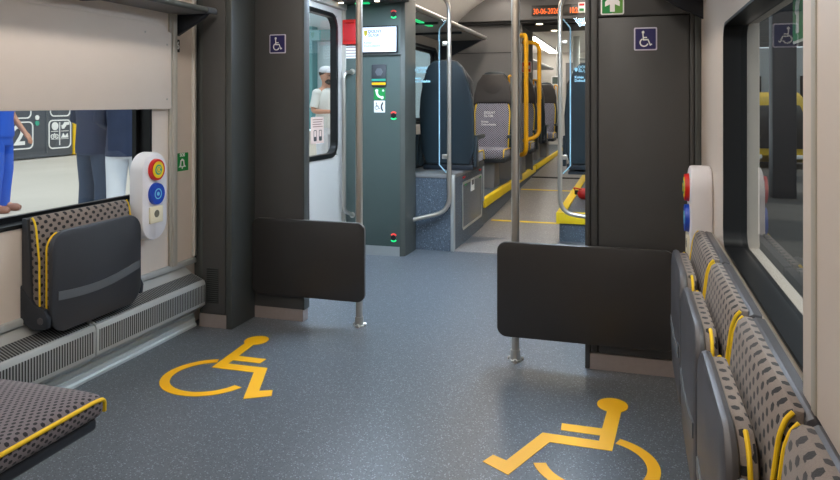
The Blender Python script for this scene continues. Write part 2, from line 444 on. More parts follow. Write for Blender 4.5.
MB().box(-1.806, -1.792, 3.636, 3.704, .065, 2.25, .003).build('edge_strip', 'dark_green', p)
# ---- right pillar
p = struct('wall_pillar_right', (.03, 3.5, 0))
mb = MB(); mb.box(-.212, .30, 3.40, 3.70, 0, 2.25); mb.build('body', 'darker', p)
MB().box(-.212, -.190, 3.384, 3.45, 0, 2.25, .003).build('edge_post', 'dark', p)
MB().box(-.186, -.156, 3.39, 3.41, .075, 2.25, .002).build('cover_strip', 'dark', p)
MB().box(-.150, .248, 3.387, 3.41, .078, 1.648, .003).build('lower_door', 'dark', p)
MB().box(-.150, .248, 3.387, 3.41, 1.656, 2.25, .003).build('upper_door', 'dark', p)
MB().box(.252, .268, 3.389, 3.41, .078, 2.25, .002).build('cover_strip', 'dark', p)
MB().box(.272, .298, 3.389, 3.41, .0, 2.25, .002).build('cover_strip', 'dark_green', p)
MB().box(-.189, .27, 3.383, 3.41, 0, .074).build('plinth', 'plinth', p)
# ---- trims of the left wall
mb = MB(); mb.box(-2.40, -2.375, 3.24, 3.275, .36, 2.0, .006); mb.box(-2.40, -2.385, 3.225, 3.29, .36, 2.0, .004); mb.build('trim_8', 'beige_dk', kind='structure')
mb = MB(); mb.box(-2.40, -2.378, 3.435, 3.455, .38, 2.0, .004); mb.build('trim_9', 'ceil', kind='structure')
mb = MB(); mb.prism([(-2.40, .340), (-2.384, .340), (-2.382, .355), (-2.386, .366), (-2.40, .370)], 'y', .2, 3.46); mb.build('trim_10', 'alu_heater', kind='structure')
mb = MB()
mb.prism([(-2.40, 0), (-2.338, 0), (-2.338, .012), (-2.346, .02), (-2.346, .04), (-2.354, .046), (-2.354, .066), (-2.362, .072), (-2.362, .1), (-2.40, .1)], 'y', .2, 3.395)
mb.build('baseboard_left', 'skirt', kind='structure')
# ---- right wall post between windows, lower sill rail
mb = MB(); mb.box(.265, .30, .55, 1.27, .775, 2.0, .006); mb.build('trim_11', 'beige', kind='structure')
mb = MB(); mb.box(.262, .267, 1.175, 1.20, .78, 2.0, .002); mb.build('trim_12', 'beige_dk', kind='structure')
mb = MB(); mb.box(.285, .30, 1.3, 3.38, .70, .752, .004); mb.build('trim_13', 'beige_dk', kind='structure')

# ---- windows
def window(name, X, s, y0, y1, z0, z1, depth, gl, r=.06, wd=.02):
    """s=-1: outside is -x"""
    p = struct(name, (X, (y0+y1)/2, z0))
    MB().frame('x', X-s*.004, X+s*depth, y0+wd, y1-wd, z0+wd, z1-wd, r, wd-.001).build('window_frame', 'gasket', p)
    if s < 0 or wd > .015:
        mb = MB(); mb.frame('x', X+s*(depth-.03), X+s*(depth-.004), y0+wd*2.4, y1-wd*2.4, z0+wd*2.4, z1-wd*2.4, r*.6, wd*1.6); mb.build('seal', 'gasket', p)
    MB().rrect('x', X+s*(depth-.02), X+s*(depth-.014), y0+wd*2, y1-wd*2, z0+wd*2, z1-wd*2, r).build('glass', gl, p)
    return p
window('window_1', XL, -1, *W1, .09, 'glass', .02, .018)
window('window_2', XR, 1, *WR, .07, 'glass_dark', .05, .010)
for k, (a, b, c, d) in enumerate((W2, W3, (9.3, 10.6, 1.0, 1.95), (11.2, 12.5, 1.0, 1.95))):
    window('window_%d' % (3+2*k), XL, -1, a, b, c, d, .08, 'glass', .1, .03)
    window('window_%d' % (4+2*k), XR, 1, a, b, c, d, .08, 'glass', .1, .03)
# cover box over window 1
p = thing('window_cover_box', 'broad beige cover panel above the left window', 'panel', (-2.38, 2, 1.218))
pts = [(.2, 1.218), (3.205, 1.218), (3.212, 1.225), (3.212, 1.625), (3.18, 1.635), (3.145, 1.66), (.2, 1.665)]
mb = MB(); mb.prism(pts, 'x', -2.40, -2.368, .004); mb.build('cover', 'beige', p)
for y, z in ((3.00, 1.612), (3.175, 1.56), (3.175, 1.27), (1.6, 1.27)):
    MB().cyl((-2.369, y, z), (-2.3665, y, z), .005, n=10).build('screw', 'beige_dk', p)

# ---- doors
def leaf(name, X, s, y0, y1):
    p = struct(name, (X, (y0+y1)/2, 0))
    a, b, c, d = y0+.10, y1-.105, .825, 1.96
    X1 = X+s*.05
    mb = MB(); pieces(mb, X, X1, y0, y1, 0.01, 2.02, [(a, b, c, d)]); mb.build('door_leaf', 'door_in', p)
    MB().frame('x', X-s*.006, X1, a+.02, b-.02, c+.02, d-.02, .09, .035, 8).build('window_frame', 'gasket', p)
    MB().rrect('x', X+s*.022, X+s*.028, a+.005, b-.005, c+.005, d-.005, .09).build('glass', 'glass', p)
    return p
d1 = leaf('door_1', -2.31, -1, 4.56, 5.385); d2 = leaf('door_2', -2.31, -1, 3.71, 4.555)
leaf('door_3', .22, 1, 4.56, 5.385); leaf('door_4', .22, 1, 3.71, 4.555)
mb = MB(); mb.box(-2.345, -2.28, 5.387, 5.41, 0, 2.05, .004); mb.box(-2.40, -2.27, 3.70, 5.41, 2.02, 2.12, .01); mb.build('trim_14', 'beige_dk', kind='structure')
mb = MB(); mb.box(.20, .30, 5.387, 5.415, 0, 2.05, .004); mb.box(.2, .30, 3.70, 5.41, 2.02, 2.12, .01); mb.build('trim_15', 'beige_dk', kind='structure')
p = thing('door_sticker', 'pinkish notice sticker with two dark figures on the door glass', 'sticker', (-2.325, 4.955, .935))
MB().rrect('x', -2.329, -2.3315, 4.84, 5.07, .935, 1.142, .008).build('sheet', 'beige_sticker', p)
mb = MB()
for k in range(4): mb.box(-2.329, -2.3275, 4.865+.006*(k % 2), 5.045-.01*(k % 3), 1.118-.018*k, 1.125-.018*k)
mb.build('print_lines', 'sticker_text', p)
for y in (4.885, 4.98):
    MB().frame('x', -2.329, -2.3275, y+.006, y+.046, .962, 1.035, .004, .006).build('pictogram', 'black_pl', p)
    MB().box(-2.329, -2.3277, y+.004, y+.048, .962, .99).build('pictogram', 'black_pl', p)
# header above door with small lights
MB().box(-2.27, -1.72, 5.02, 5.39, 2.065, 2.13, .008).build('trim_16', 'header', kind='structure')

# ================================================================== LAMPS
p = None
for X in (-1.75, -.35):
    t = thing('ceiling_lamp', 'long white ceiling light strip above the wheelchair bay on the %s side' % ('left' if X < -1 else 'right'), 'lamp', (X, 1.2, 2.22))
    MB().box(X-.08, X+.08, -.9, 3.2, 2.225, 2.25, .005).build('housing', 'alu', t)
    MB().box(X-.06, X+.06, -.88, 3.18, 2.215, 2.226).build('diffuser', 'lamp', t)
for X in (-1.75, -.45):
    t = thing('ceiling_lamp', 'added white panel standing in for door daylight on the %s side' % ('left' if X < -1 else 'right'), 'lamp', (X, 4.6, 2.09))  # unseen panels added to brighten the vestibule like door daylight
    MB().box(X-.13, X+.13, 3.85, 4.95, 2.10, 2.12, .004).build('housing', 'alu', t)
    MB().box(X-.11, X+.11, 3.87, 4.93, 2.094, 2.102).build('diffuser', 'daylight_fill', t)
for X in (-1.6, -.5):
    t = thing('ceiling_lamp', 'white light strip over the %s raised seats' % ('left' if X < -1 else 'right'), 'lamp', (X, 7.2, 2.59))
    MB().box(X-.09, X+.09, 5.7, 8.7, 2.6, 2.62).build('housing', 'alu', t)
    MB().box(X-.07, X+.07, 5.72, 8.68, 2.592, 2.601).build('diffuser', 'lamp_mid', t)
for X in (-1.75, -.25):
    t = thing('ceiling_lamp', 'bright light strip in the far saloon on the %s side' % ('left' if X < -1 else 'right'), 'lamp', (X, 13, 2.4))
    MB().box(X-.12, X+.12, 12.4 if X < -1 else 9.4, 16.6, 2.425, 2.45).build('housing', 'alu', t)
    MB().box(X-.10, X+.10, 12.42 if X < -1 else 9.42, 16.58, 2.418, 2.426).build('diffuser', 'lamp_far', t)

# ================================================================== LEFT BAY
# heater covers
def heater(y0, y1, label):
    t = thing('heater_cover', label, 'heater', (-2.33, (y0+y1)/2, .1), 'heater covers along the left wall')
    prof = [(-2.40, .1), (-2.30, .1), (-2.266, .138), (-2.264, .25), (-2.272, .265), (-2.315, .298), (-2.322, .335), (-2.40, .335)]
    prof = [(-2.398, .1), (-2.300, .104), (-2.264, .134), (-2.262, .252), (-2.270, .268), (-2.350, .302), (-2.398, .336)]
    MB().prism(prof, 'y', y0, y1, .003).build('casing', 'alu_heater', t)
    mb = MB(); mb.box(-2.2625, -2.2595, y0+.012, y1-.012, .152, .246); mb.build('front_grille', 'grille', t)
    mb = MB()
    mb.prism([(-2.279, .2715), (-2.278, .2745), (-2.345, .303), (-2.346, .3)], 'y', y0+.012, y1-.012); mb.build('top_grille', 'grille_top', t)
    return t
heater(2.547, 3.37, 'slotted aluminium heater cover at the left wall, the one nearer the pillar')
heater(1.25, 2.540, 'slotted aluminium heater cover below the folded left seat, the one farther from the pillar')

# tip-up seat prototype: wall at x=0, seat looks to +x, floor z=0
def tipup(shell, h, k):
    t = thing('folding_seat', 'x', 'seat', (0, 0, 0))
    mb = MB(); mb.prism([(.004, .36), (.055, .36), (.045, .62), (.032, .772), (.022, .778), (.004, .775)], 'y', -h, h, .004); mb.build('back_shell', shell, t)
    mb = MB(); mb.prism([(.050, .40), (.088, .40), (.086, .6), (.068, .745), (.060, .772), (.046, .782), (.031, .780), (.030, .75), (.04, .6)], 'y', -h+.012, h-.012, .006); mb.build('backrest', 'fabric', t)
    for s in (-1, 1):
        y = s*(h-.010)
        mb = MB(); mb.tube(fillet([(.087, y, .41), (.085, y, .6), (.0675, y, .742), (.058, y, .768), (.048, y, .779)], .02), .004, 8); mb.build('piping', 'piping', t)
    # folded-up pad
    pad = MB(); pad.rrect('x', .090, .122, -k+.012, k-.012, .325, .712, .07, .008); pad.build('seat_pad', 'fabric', t)
    for s in (-1, 1):
        kk, rr_ = k-.012, .07
        P = [(.104, s*kk, .40), (.104, s*kk, .55)]+[(.104, s*(kk-rr_+rr_*math.cos(a*PI/24)), .712-rr_+rr_*math.sin(a*PI/24)) for a in range(0, 11)]
        mb = MB(); mb.tube(P, .0042, 8); mb.build('piping', 'piping', t)
    sh = MB(); sh.rrect('x', .118, .142, -k, k, .308, .722, .078, .012)
    def bow(c): 
        f = 1-((c.z-.515)/.22)**2
        return (c.x+(.005*f if c.x > .13 else 0), c.y, c.z-.018*(1-(c.y/k)**2)*(1 if c.z < .45 else 0))
    sh.warp(bow); sh.build('pad_shell', shell, t)
    mb = MB(); n = 18
    top = [(-k+.03+i*(2*k-.05)/n, .475+.025*((i/n)**2)-.018*math.sin(PI*i/n)) for i in range(n+1)]
    mb.prism(top+[(y, z-.036) for y, z in reversed(top)], 'x', .13, .1485); mb.build('grip_strip', 'strip', t)
    for s in (-1, 1):
        b = thing_part = None
        mb = MB(); y0, y1 = s*(h-.018), s*(h+.004)
        mb.prism([(.0, .342), (.02, .342), (.06, .325), (.10, .325), (.135, .335), (.140, .375), (.12, .41), (.07, .425), (0, .50)], 'y', min(y0, y1), max(y0, y1), .004); hb = mb.build('hinge_bracket', 'frame_dk', t)
        MB().cyl((.105, s*(h+.002), .365), (.105, s*(h+.008), .365), .014, n=14).build('bolt', 'shell_r', hb)
    return t
seatL = tipup('shell', .288, .272); seatL.location = (XL, 2.562, 0)
seatL['label'] = 'folded-up dotted seat under the left window, above the heater'
protoR = tipup('shell_r', .260, .240)
ys = (2.515, 1.975, 1.435, .895)
names = ('first folded-up seat of the right-hand row, nearest the dark pillar', 'second folded-up seat from the pillar in the right-hand row',
         'third folded-up seat from the pillar in the right-hand row', 'nearest folded-up seat of the right-hand row, beside the viewer')
for i, (y, nm) in enumerate(zip(ys, names)):
    o = protoR if i == 0 else dup(protoR)
    o.location = (.283, y, 0); o.rotation_euler = (0, 0, PI); o['label'] = nm; o['group'] = 'folded-up seats in the right-hand row'

# control pods
def pod():
    t = thing('call_button_unit', 'x', 'control unit', (0, 0, 0))
    MB().rrect('x', 0, .082, -.0975, .0975, .555, 1.001, .0974, .012, 10).build('housing', 'white_pl', t)
    zr, zb, zs = .912, .790, .685
    b = MB(); b.cyl((.078, 0, zr), (.099, 0, zr), .057, .053, 32); b = b.build('red_button', 'red', t)
    MB().cyl((.098, 0, zr), (.101, 0, zr), .042, n=28).build('yellow_ring', 'yel_pl', b)
    MB().cyl((.100, 0, zr), (.103, 0, zr), .026, n=24).build('green_centre', 'teal', b)
    m = MB(); m.prism([(q[0], zr+q[1]) for q in arcband(0, 0, .014, .018, 20, 340)], 'x', .1025, .1045); m.box(.1025, .1045, -.006, .006, zr-.008, zr+.009); m.build('pictogram', 'yel_pl', b)
    b = MB(); b.cyl((.078, 0, zb), (.099, 0, zb), .057, .053, 32); b = b.build('blue_button', 'blue', t)
    MB().frame('x', .098, .1005, -.022, .022, zb-.022, zb+.022, .022, .005, 8).build('ring', 'cyan', b)
    MB().prism(circ(0, zb, .010, 16), 'x', .098, .1005).build('pictogram', 'cyan', b)
    m = MB(); m.rrect('x', .081, .091, -.050, .050, zs-.042, zs+.042, .006, .002); s = m.build('socket', 'cream', t)
    MB().prism(circ(0, zs+.004, .019, 20), 'x', .090, .0918).build('socket_hole', 'hole', s)
    return t
pl = pod(); pl.location = (-2.398, 3.012, 0)
pl['label'] = 'white rounded control unit with red and blue buttons on the left wall'
pr = dup(pl); pr.location = (.30, 3.0, 0); pr.rotation_euler = (0, 0, PI)
pr['label'] = 'white control unit seen edge-on beside the right window'

# signs on the left wall
t = thing('alarm_sign', 'green SOS bell sign between pillar and left window', 'sign', (-2.398, 3.34, .87))
MB().rrect('x', -2.40, -2.397, 3.292, 3.402, .872, .972, .004).build('plate', 'green_sign', t)
m = MB(); cy, cz = 3.347, .885
m.prism([(cy-.034, cz+.008), (cy+.034, cz+.008), (cy+.022, cz+.02), (cy+.018, cz+.045), (cy+.004, cz+.055), (cy-.004, cz+.055), (cy-.018, cz+.045), (cy-.022, cz+.02)], 'x', -2.397, -2.3962)
m.prism(circ(cy, cz+.004, .006, 12), 'x', -2.397, -2.3962); m.build('bell_pictogram', 'white', t)
m = MB(); m.prism([(cy-.010, cz+.014), (cy+.010, cz+.014), (cy+.007, cz+.042), (cy-.007, cz+.042)], 'x', -2.3962, -2.3958); m.build('bell_pictogram', 'green_sign', t)
text('SOS', .026, 'white', (-2.3965, cy, .96), '+x', t, bold=.0006)
t = thing('number_sticker', 'small black sticker with a white 6 high on the left wall', 'sticker', (-2.398, 3.31, 1.53))
MB().rrect('x', -2.40, -2.3975, 3.292, 3.325, 1.53, 1.60, .003).build('plate', 'black_pl', t)
text('6', .055, 'white', (-2.3973, 3.3085, 1.565), '+x', t, bold=.002)

# luggage racks
def rack(s, label):
    cx = -2.40 if s > 0 else .30
    t = thing('luggage_rack', label, 'luggage rack', (cx, 1.8, 1.72))
    X = lambda d: cx+s*d
    m = MB(); m.box(X(0), X(.20), -.5, 3.33, 1.735, 1.748); m.build('shelf', 'mid_grey', t)
    m = MB(); m.tube([(X(.205), -.5, 1.752), (X(.205), 3.33, 1.752)], .016, 16); m.build('front_rail', 'column_edge', t)
    m = MB(); m.tube([(X(.205), 3.27, 1.752), (X(.205), 3.352, 1.752)], .0185, 16); m.build('rail_end_cap', 'strip', t)
    m = MB(); m.prism([(X(0), 1.735), (X(.19), 1.735), (X(.17), 1.715), (X(0), 1.62)] , 'y', 3.30, 3.328, .003); m.build('end_bracket', 'frame_dk', t)
    for y in (.2, 1.4, 2.6):
        MB().box(X(.0), X(.18), y-.012, y+.012, 1.715, 1.736, .003).build('bracket', 'frame_dk', t)
rack(1, 'grey luggage rack with round front rail above the left window')
rack(-1, 'grey luggage rack with round front rail above the right-hand seats')

# transverse seat in the left foreground
t = thing('passenger_seat', 'dotted seat with yellow piping in the left foreground', 'seat', (-1.62, 1.38, .30))
m = MB(); m.box(-1.87, -1.392, 1.13, 1.605, .385, .445, .026, 5)
def crown(c):
    u = (c.x+1.6225)/.2475; v = (c.y-1.37)/.245
    return (c.x, c.y, c.z+(.024*(1-u**4)*(1-max(0, v)**4) if c.z > .42 else 0))
bmesh.ops.subdivide_edges(m.bm, edges=[e for e in m.bm.edges if e.calc_length() > .2], cuts=9, use_grid_fill=True)
m.warp(crown); m.build('seat_pad', 'fabric_small', t, 60)
for X in (-1.868, -1.394):
    MB().tube(fillet([(X, 1.13, .437), (X, 1.56, .439), (X-.004*(1 if X > -1.6 else -1), 1.602, .432), (X-.01*(1 if X > -1.6 else -1), 1.608, .395)], .045), .006, 8).build('piping', 'piping', t)
MB().box(-1.85, -1.405, 1.12, 1.585, .352, .388, .012, 3).build('seat_frame', 'frame_dk', t)
m = MB(); m.box(-1.56, -1.53, 1.3, 1.50, .318, .356, .006); m.box(-1.72, -1.69, 1.2, 1.5, .318, .356, .006); m.build('seat_bracket', 'frame_dk', t)
MB().box(-2.40, -1.46, 1.14, 1.22, .29, .352, .008).build('support_beam', 'frame_dk', t)
m = MB(); m.rrect('y', 1.06, 1.13, -1.87, -1.375, .45, 1.12, .09, .02); m.build('backrest', 'fabric', t)
m = MB(); m.rrect('y', 1.03, 1.07, -1.88, -1.365, .36, 1.14, .09, .012); m.build('back_shell', 'shell', t)

# ================================================================== FLOOR MARKINGS
m = MB(); isa(m, 'z', .0005, .002, lambda x, y: (x, y)); o = m.build('floor_pictogram', 'yellow', smooth=0)
tag(o, 'yellow wheelchair symbol on the floor in front of the right board', 'floor marking')
m = MB(); isa(m, 'z', .0005, .002, lambda x, y: (-1.968-x, y+.276)); o = m.build('floor_pictogram', 'yellow', smooth=0)
tag(o, 'yellow wheelchair symbol on the floor by the left pillar', 'floor marking')

# ================================================================== GUARD BOARDS AND POLES
def pole(x, y, top, label):
    t = thing('grab_pole', label, 'pole', (x, y, 0))
    MB().cyl((x, y, .01), (x, y, top), .0195, n=18).build('tube', 'steel', t)
    f = MB().cyl((x, y, 0), (x, y, .055), .0265, .0235, 18).build('socket', 'steel', t)
    m = MB()
    for a in (35, 155, 275):
        ax, ay = math.cos(math.radians(a)), math.sin(math.radians(a))
        m.tube([(x+ax*.015, y+ay*.015, .007), (x+ax*.040, y+ay*.040, .006)], [.013, .010], 10)
    m.ell((x, y, .006), .030, .030, .008); m.build('foot_flange', 'steel', t)
    for a in (35, 155, 275):
        ax, ay = math.cos(math.radians(a)), math.sin(math.radians(a))
        MB().cyl((x+ax*.036, y+ay*.036, .012), (x+ax*.036, y+ay*.036, .018), .005, n=8).build('screw', 'alu', t)
pole(-1.463, 3.655, 2.12, 'steel grab pole through the left guard board, by the doorway')
pole(-.541, 3.385, 2.25, 'steel grab pole at the free edge of the right guard board')
t = thing('guard_board', 'dark rounded guard board between left pillar and steel pole', 'board', (-1.76, 3.61, .15))
MB().rrect('y', 3.60, 3.626, -2.108, -1.412, .148, .586, .045, .005, 8).build('board', 'panel', t)
MB().frame('y', 3.6055, 3.6205, -2.1065, -1.4135, .1495, .5845, .044, .0022, 8).build('edge_band', 'board_edge', t)
m = MB(); m.box(-1.478, -1.446, 3.624, 3.638, .50, .54, .002); m.box(-1.478, -1.446, 3.624, 3.638, .2, .24, .002); m.box(-2.08, -1.9, 3.624, 3.638, .3, .45); m.build('bracket', 'steel', t)
t = thing('guard_board', 'large dark rounded guard board in front of the right pillar', 'board', (-.22, 3.34, .13))
MB().rrect('y', 3.33, 3.356, -.622, .186, .130, .584, .045, .005, 8).build('board', 'panel', t)
MB().frame('y', 3.3355, 3.3505, -.6205, .1845, .1315, .5825, .044, .0022, 8).build('edge_band', 'board_edge', t)
m = MB(); m.box(-.556, -.526, 3.354, 3.369, .50, .54, .002); m.box(-.556, -.526, 3.354, 3.369, .18, .22, .002); m.box(-.1, .12, 3.354, 3.386, .3, .45); m.build('bracket', 'steel', t)

# wheelchair signs and exit signs on pillars
def wsign(cx, cz, Y, wdt, hgt, label):
    t = thing('wheelchair_sign', label, 'sign', (cx, Y, cz-hgt/2))
    MB().rrect('y', Y-.003, Y, cx-wdt/2, cx+wdt/2, cz-hgt/2, cz+hgt/2, .007).build('plate', 'sign_rim', t)
    MB().rrect('y', Y-.0045, Y-.0025, cx-wdt/2+.006, cx+wdt/2-.006, cz-hgt/2+.006, cz+hgt/2-.006, .004).build('field', 'navy_sign', t)
    k = hgt*.70/.78
    m = MB(); isa(m, 'y', Y-.006, Y-.004, lambda x, y: (cx-(x+.19)*k, cz+(y-2.68)*k), (.15, .212)); m.build('pictogram', 'white', t)
wsign(.0595, 1.545, 3.386, .102, .106, 'square blue wheelchair sign on the right pillar')
wsign(-1.962, 1.592, 3.639, .104, .11, 'blue wheelchair sign on the left partition')
t = thing('exit_sign', 'green arrow sign above the wheelchair sign on the right pillar', 'sign', (-.087, 3.384, 1.66))
MB().rrect('y', 3.383, 3.386, -.140, -.035, 1.662, 1.77, .008).build('plate', 'white', t)
MB().rrect('y', 3.3815, 3.384, -.134, -.088, 1.668, 1.764, .004).build('field', 'green_sign', t)
MB().rrect('y', 3.3815, 3.384, -.0885, -.041, 1.668, 1.764, .004).build('field', 'lime_sign', t)
c = -.0875
MB().prism([(c-.011, 1.675), (c+.011, 1.675), (c+.011, 1.71), (c+.033, 1.70), (c+.033, 1.722), (c, 1.757), (c-.033, 1.722), (c-.033, 1.70), (c-.011, 1.71)], 'y', 3.38, 3.382).build('arrow', 'white', t)
# sticker on the right window
t = thing('exit_sticker', 'green emergency exit sticker at the top of the right window', 'sticker', (.36, 1.76, 1.39))
MB().rrect('x', .3625, .3645, 1.66, 1.832, 1.388, 1.56, .006).build('plate', 'white', t)
MB().rrect('x', .361, .363, 1.666, 1.826, 1.394, 1.554, .004).build('field', 'green_sign', t)
MB().prism([(1.76, 1.41), (1.79, 1.41), (1.785, 1.45), (1.80, 1.46), (1.765, 1.53), (1.74, 1.49), (1.76, 1.47)], 'x', .360, .3615).build('arrow', 'white', t)

# ================================================================== EQUIPMENT COLUMN WITH SCREEN
t = thing('equipment_column', 'grey-green equipment column beyond the left door', 'column', (-2.0, 5.53, 0))
MB().prism([(-2.36, 5.41), (-1.80, 5.41), (-1.785, 5.43), (-1.78, 5.45), (-1.78, 5.70), (-2.36, 5.70)], 'z', .076, 2.12, .003).build('body', 'column', t)
MB().prism([(-1.80, 5.405), (-1.772, 5.428), (-1.766, 5.46), (-1.766, 5.70), (-1.785, 5.70), (-1.785, 5.48), (-1.81, 5.45), (-1.81, 5.405)], 'z', 0, 2.12, .003).build('corner_strip', 'column_edge', t)
MB().box(-2.3, -1.81, 5.407, 5.69, 0, .076).build('plinth', 'alu', t)
MB().box(-2.15, -1.80, 5.385, 5.412, 1.643, 1.652, .002).build('ledge', 'column_edge', t)
for z in (1.975, 1.147, .150):
    b = MB().cyl((-1.862, 5.41, z), (-1.862, 5.398, z), .022, n=20).build('indicator', 'black_pl', t)
    m = MB(); m.prism([(-1.862+q[0], z+.005+q[1]) for q in arcband(0, 0, .019, .030, 35, 145, 14)], 'y', 5.402, 5.409); m.build('red_light', 'led_red', b)
    m = MB(); m.prism([(-1.862+q[0], z-.005+q[1]) for q in arcband(0, 0, .019, .030, 215, 325, 14)], 'y', 5.402, 5.409); m.build('green_light', 'led_green', b)
t = thing('information_screen', 'lit white information screen on the grey-green column', 'screen', (-1.98, 5.395, 1.655))
MB().rrect('y', 5.375, 5.41, -2.16, -1.822, 1.658, 1.882, .006, .002).build('casing', 'black_pl', t)
MB().box(-2.154, -1.830, 5.3735, 5.376, 1.668, 1.870).build('display', 'screen', t)
m = MB(); m.prism([(-2.108, 1.845), (-2.108, 1.815), (-2.094, 1.795), (-2.080, 1.815), (-2.080, 1.845)], 'y', 5.372, 5.374); m.build('emblem', 'shield', t)
text('DOLNY', .034, 'screen_blue', (-2.072, 5.373, 1.835), '-y', t, align='LEFT', bold=.0005)
text('ŚLĄSK', .034, 'screen_blue', (-2.072, 5.373, 1.803), '-y', t, align='LEFT', bold=.0005)
text('Koleje', .026, 'screen_blue', (-2.108, 5.373, 1.744), '-y', t, align='LEFT')
text('Dolnośląskie', .026, 'screen_blue', (-2.108, 5.373, 1.718), '-y', t, align='LEFT')
m = MB(); m.prism([(-1.90+q[0]*1.6, 1.738+q[1]) for q in arcband(0, 0, .015, .018, 60, -110, 16)], 'y', 5.372, 5.374); m.build('swirl', 'red_sign', t)
t = thing('intercom', 'dark intercom speaker plate below the lit screen', 'intercom', (-1.99, 5.405, 1.39))
MB().rrect('y', 5.395, 5.411, -2.05, -1.925, 1.385, 1.567, .012, .002).build('plate', 'shell', t)
MB().prism(circ(-1.985, 1.505, .034, 6), 'y', 5.392, 5.396).build('speaker', 'strip', t)
MB().box(-2.048, -1.927, 5.3925, 5.396, 1.430, 1.448).build('green_band', 'teal', t)
MB().box(-2.048, -1.927, 5.3925, 5.396, 1.398, 1.418).build('yellow_band', 'yellow', t)
t = thing('phone_sign', 'green telephone sign under the intercom', 'sign', (-1.985, 5.408, 1.28))
MB().rrect('y', 5.406, 5.411, -2.035, -1.935, 1.278, 1.372, .005).build('plate', 'green_sign', t)
MB().prism([(-1.985+q[0], 1.328+q[1]) for q in arcband(.02, .012, .034, .052, 150, 290, 14)], 'y', 5.404, 5.4065).build('handset', 'white', t)
m = MB(); m.ell((-2.012, 5.405, 1.352), .012, .002, .010, 10); m.ell((-1.962, 5.405, 1.290), .012, .002, .010, 10); m.ell((-1.953, 5.405, 1.352), .010, .002, .010, 10); m.build('handset', 'white', t)
t = thing('wheelchair_sticker', 'small white wheelchair and handset sticker below the telephone sign', 'sticker', (-1.985, 5.408, 1.175))
MB().rrect('y', 5.406, 5.411, -2.033, -1.937, 1.172, 1.270, .005).build('plate', 'white', t)
m = MB(); isa(m, 'y', 5.4045, 5.4065, lambda x, y: (-2.004-(x+.19)*.075, 1.225+(y-2.68)*.075)); m.build('pictogram', 'board_edge', t)
MB().tube(fillet([(-1.955, 5.405, 1.255), (-1.968, 5.405, 1.23), (-1.968, 5.405, 1.205), (-1.955, 5.405, 1.185)], .01), .006, 8).build('pictogram', 'black_pl', t)
t = thing('emergency_handle', 'red emergency door handle box by the left door edge', 'emergency handle', (-2.235, 5.40, 1.73))
MB().box(-2.30, -2.165, 5.37, 5.411, 1.735, 1.942, .008).build('casing', 'red', t)
MB().box(-2.285, -2.18, 5.366, 5.372, 1.765, 1.90, .004).build('cover', 'red_sign', t)
MB().box(-2.27, -2.19, 5.355, 5.37, 1.91, 1.925, .004).build('lever', 'red', t)
t = thing('notice', 'white instruction notice under the red emergency handle', 'notice', (-2.235, 5.405, 1.62))
MB().box(-2.293, -2.172, 5.4065, 5.411, 1.622, 1.728).build('sheet', 'white', t)
m = MB()
for k in range(4): m.box(-2.285, -2.185, 5.4055, 5.407, 1.715-.024*k-.006, 1.715-.024*k)
m.build('print_lines', 'sticker_text', t)
t = thing('grab_bar', 'long curved steel grab handle beside the left door', 'handle', (-2.26, 5.36, .3))
MB().tube(fillet([(-2.225, 5.41, 1.51), (-2.268, 5.33, 1.50), (-2.268, 5.33, .36), (-2.225, 5.41, .32)], .09), .0155, 14).build('tube', 'steel', t)
m = MB()
for z in (1.51, .32): m.cyl((-2.225, 5.411, z), (-2.225, 5.401, z), .024, n=16)
m.build('mount', 'steel', t)
for x in (-2.24, -1.93):
    t = thing('downlight', 'small round downlight over the doorway, %s' % ('nearest the door glass' if x < -2.1 else 'nearest the screen'), 'lamp', (x, 5.2, 2.05), 'doorway downlights')
    MB().cyl((x, 5.2, 2.066), (x, 5.2, 2.056), .028, n=18).build('rim', 'alu', t)
    MB().cyl((x, 5.2, 2.058), (x, 5.2, 2.053), .020, n=18).build('lens', 'spot', t)
o = MB().box(-2.16, -2.04, 5.30, 5.33, 2.055, 2.066, .002).build('door_status_light', 'led_green'); tag(o, 'green status light strip above the screen', 'light')

